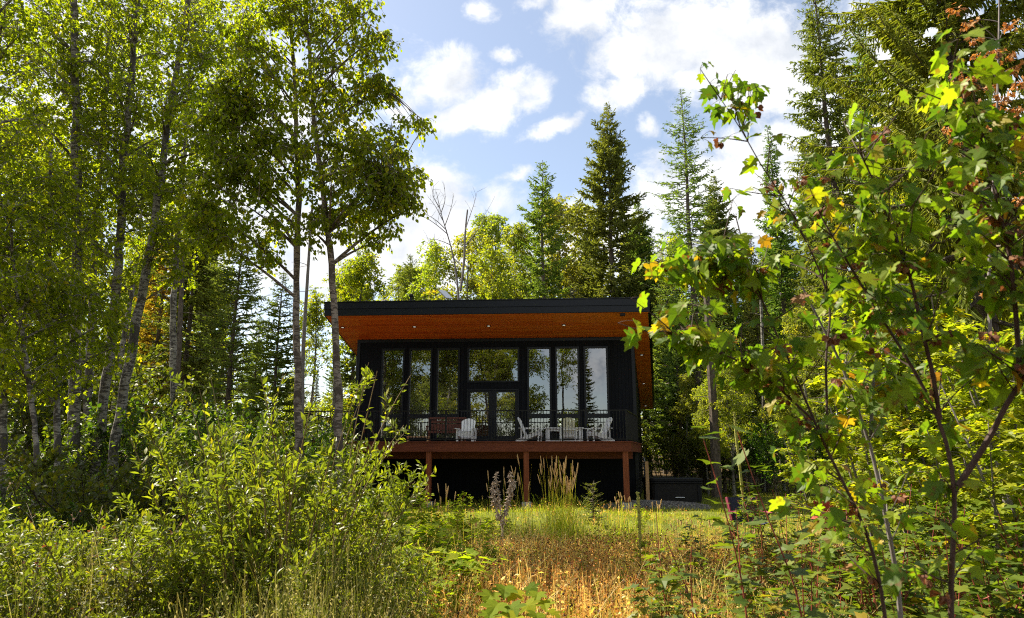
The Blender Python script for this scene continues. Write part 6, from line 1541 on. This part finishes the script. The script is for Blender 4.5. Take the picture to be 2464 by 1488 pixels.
cl_front = nt.nodes.new('ShaderNodeMapRange'); cl_front.interpolation_type = 'SMOOTHSTEP'
cl_front.inputs['From Min'].default_value = -.02; cl_front.inputs['From Max'].default_value = .95
nt.links.new(c1, cl_front.inputs['Value'])
allr = noise(tc.outputs['Generated'], 2.6, 8, .6)
cl_all = nt.nodes.new('ShaderNodeMapRange'); cl_all.interpolation_type = 'SMOOTHSTEP'; cl_all.inputs['From Min'].default_value = .44; cl_all.inputs['From Max'].default_value = .60  # cloud outside the view, thickened to add fill light
nt.links.new(allr.outputs['Fac'], cl_all.inputs['Value'])
mxf = nt.nodes.new('ShaderNodeMix'); mxf.data_type = 'FLOAT'; nt.links.new(front_, mxf.inputs['Factor']); nt.links.new(cl_all.outputs[0], mxf.inputs['A']); nt.links.new(cl_front.outputs[0], mxf.inputs['B'])
shade = noise(cb.outputs[0], 7, 6, .6)
cc = ramp(nt, [(.36, (2.3, 2.42, 2.62)), (.58, (3.5, 3.5, 3.5))], shade.outputs['Fac'])
veil = nt.nodes.new('ShaderNodeMix'); veil.data_type = 'RGBA'; veil.inputs['Factor'].default_value = .04   # thin high cloud over the blue
grade = nt.nodes.new('ShaderNodeMix'); grade.data_type = 'RGBA'; grade.blend_type = 'MULTIPLY'; grade.inputs['Factor'].default_value = 1; grade.inputs['B'].default_value = (.67, .605, .535, 1)
nt.links.new(sky.outputs[0], grade.inputs['A']); nt.links.new(grade.outputs['Result'], veil.inputs['A']); veil.inputs['B'].default_value = (8.5, 8.8, 9.2, 1)
mx = nt.nodes.new('ShaderNodeMix'); mx.data_type = 'RGBA'
nt.links.new(mxf.outputs[0], mx.inputs['Factor']); nt.links.new(veil.outputs['Result'], mx.inputs['A']); nt.links.new(cc, mx.inputs['B'])
nt.links.new(mx.outputs['Result'], bg.inputs['Color']); bg.inputs['Strength'].default_value = .125
nt.links.new(bg.outputs[0], out.inputs['Surface'])

sd = bpy.data.lights.new('sun', 'SUN'); sd.energy = 5.0; sd.angle = math.radians(.53); sd.color = (1.0, .91, .74)
so = bpy.data.objects.new('sun', sd); COL.objects.link(so)
dirv = Vector((math.sin(SUN_AZ) * math.cos(SUN_EL), math.cos(SUN_AZ) * math.cos(SUN_EL), math.sin(SUN_EL)))
so.rotation_euler = dirv.to_track_quat('Z', 'Y').to_euler(); so.location = dirv * 60

cd = bpy.data.cameras.new('camera'); cd.sensor_width = 36; cd.lens = FPX / 2464 * 36; cd.clip_end = 2000; cd.clip_start = .05
cd.dof.use_dof = True; cd.dof.focus_distance = 10; cd.dof.aperture_fstop = 3.5
co = bpy.data.objects.new('camera', cd); COL.objects.link(co); co.location = (0, 0, EYE); co.rotation_euler = (math.radians(90) + PITCH, 0, 0)
SC.camera = co
SC.view_settings.view_transform = 'Standard'; SC.view_settings.look = 'None'; SC.view_settings.exposure = 1.5; SC.view_settings.gamma = 1
SC.render.film_transparent = False
cy = SC.cycles; cy.max_bounces = 8; cy.diffuse_bounces = 4; cy.glossy_bounces = 3; cy.transmission_bounces = 5; cy.transparent_max_bounces = 12
cy.sample_clamp_indirect = 6; cy.use_denoising = False; cy.filter_width = 1.1; cy.caustics_reflective = False; cy.caustics_refractive = False
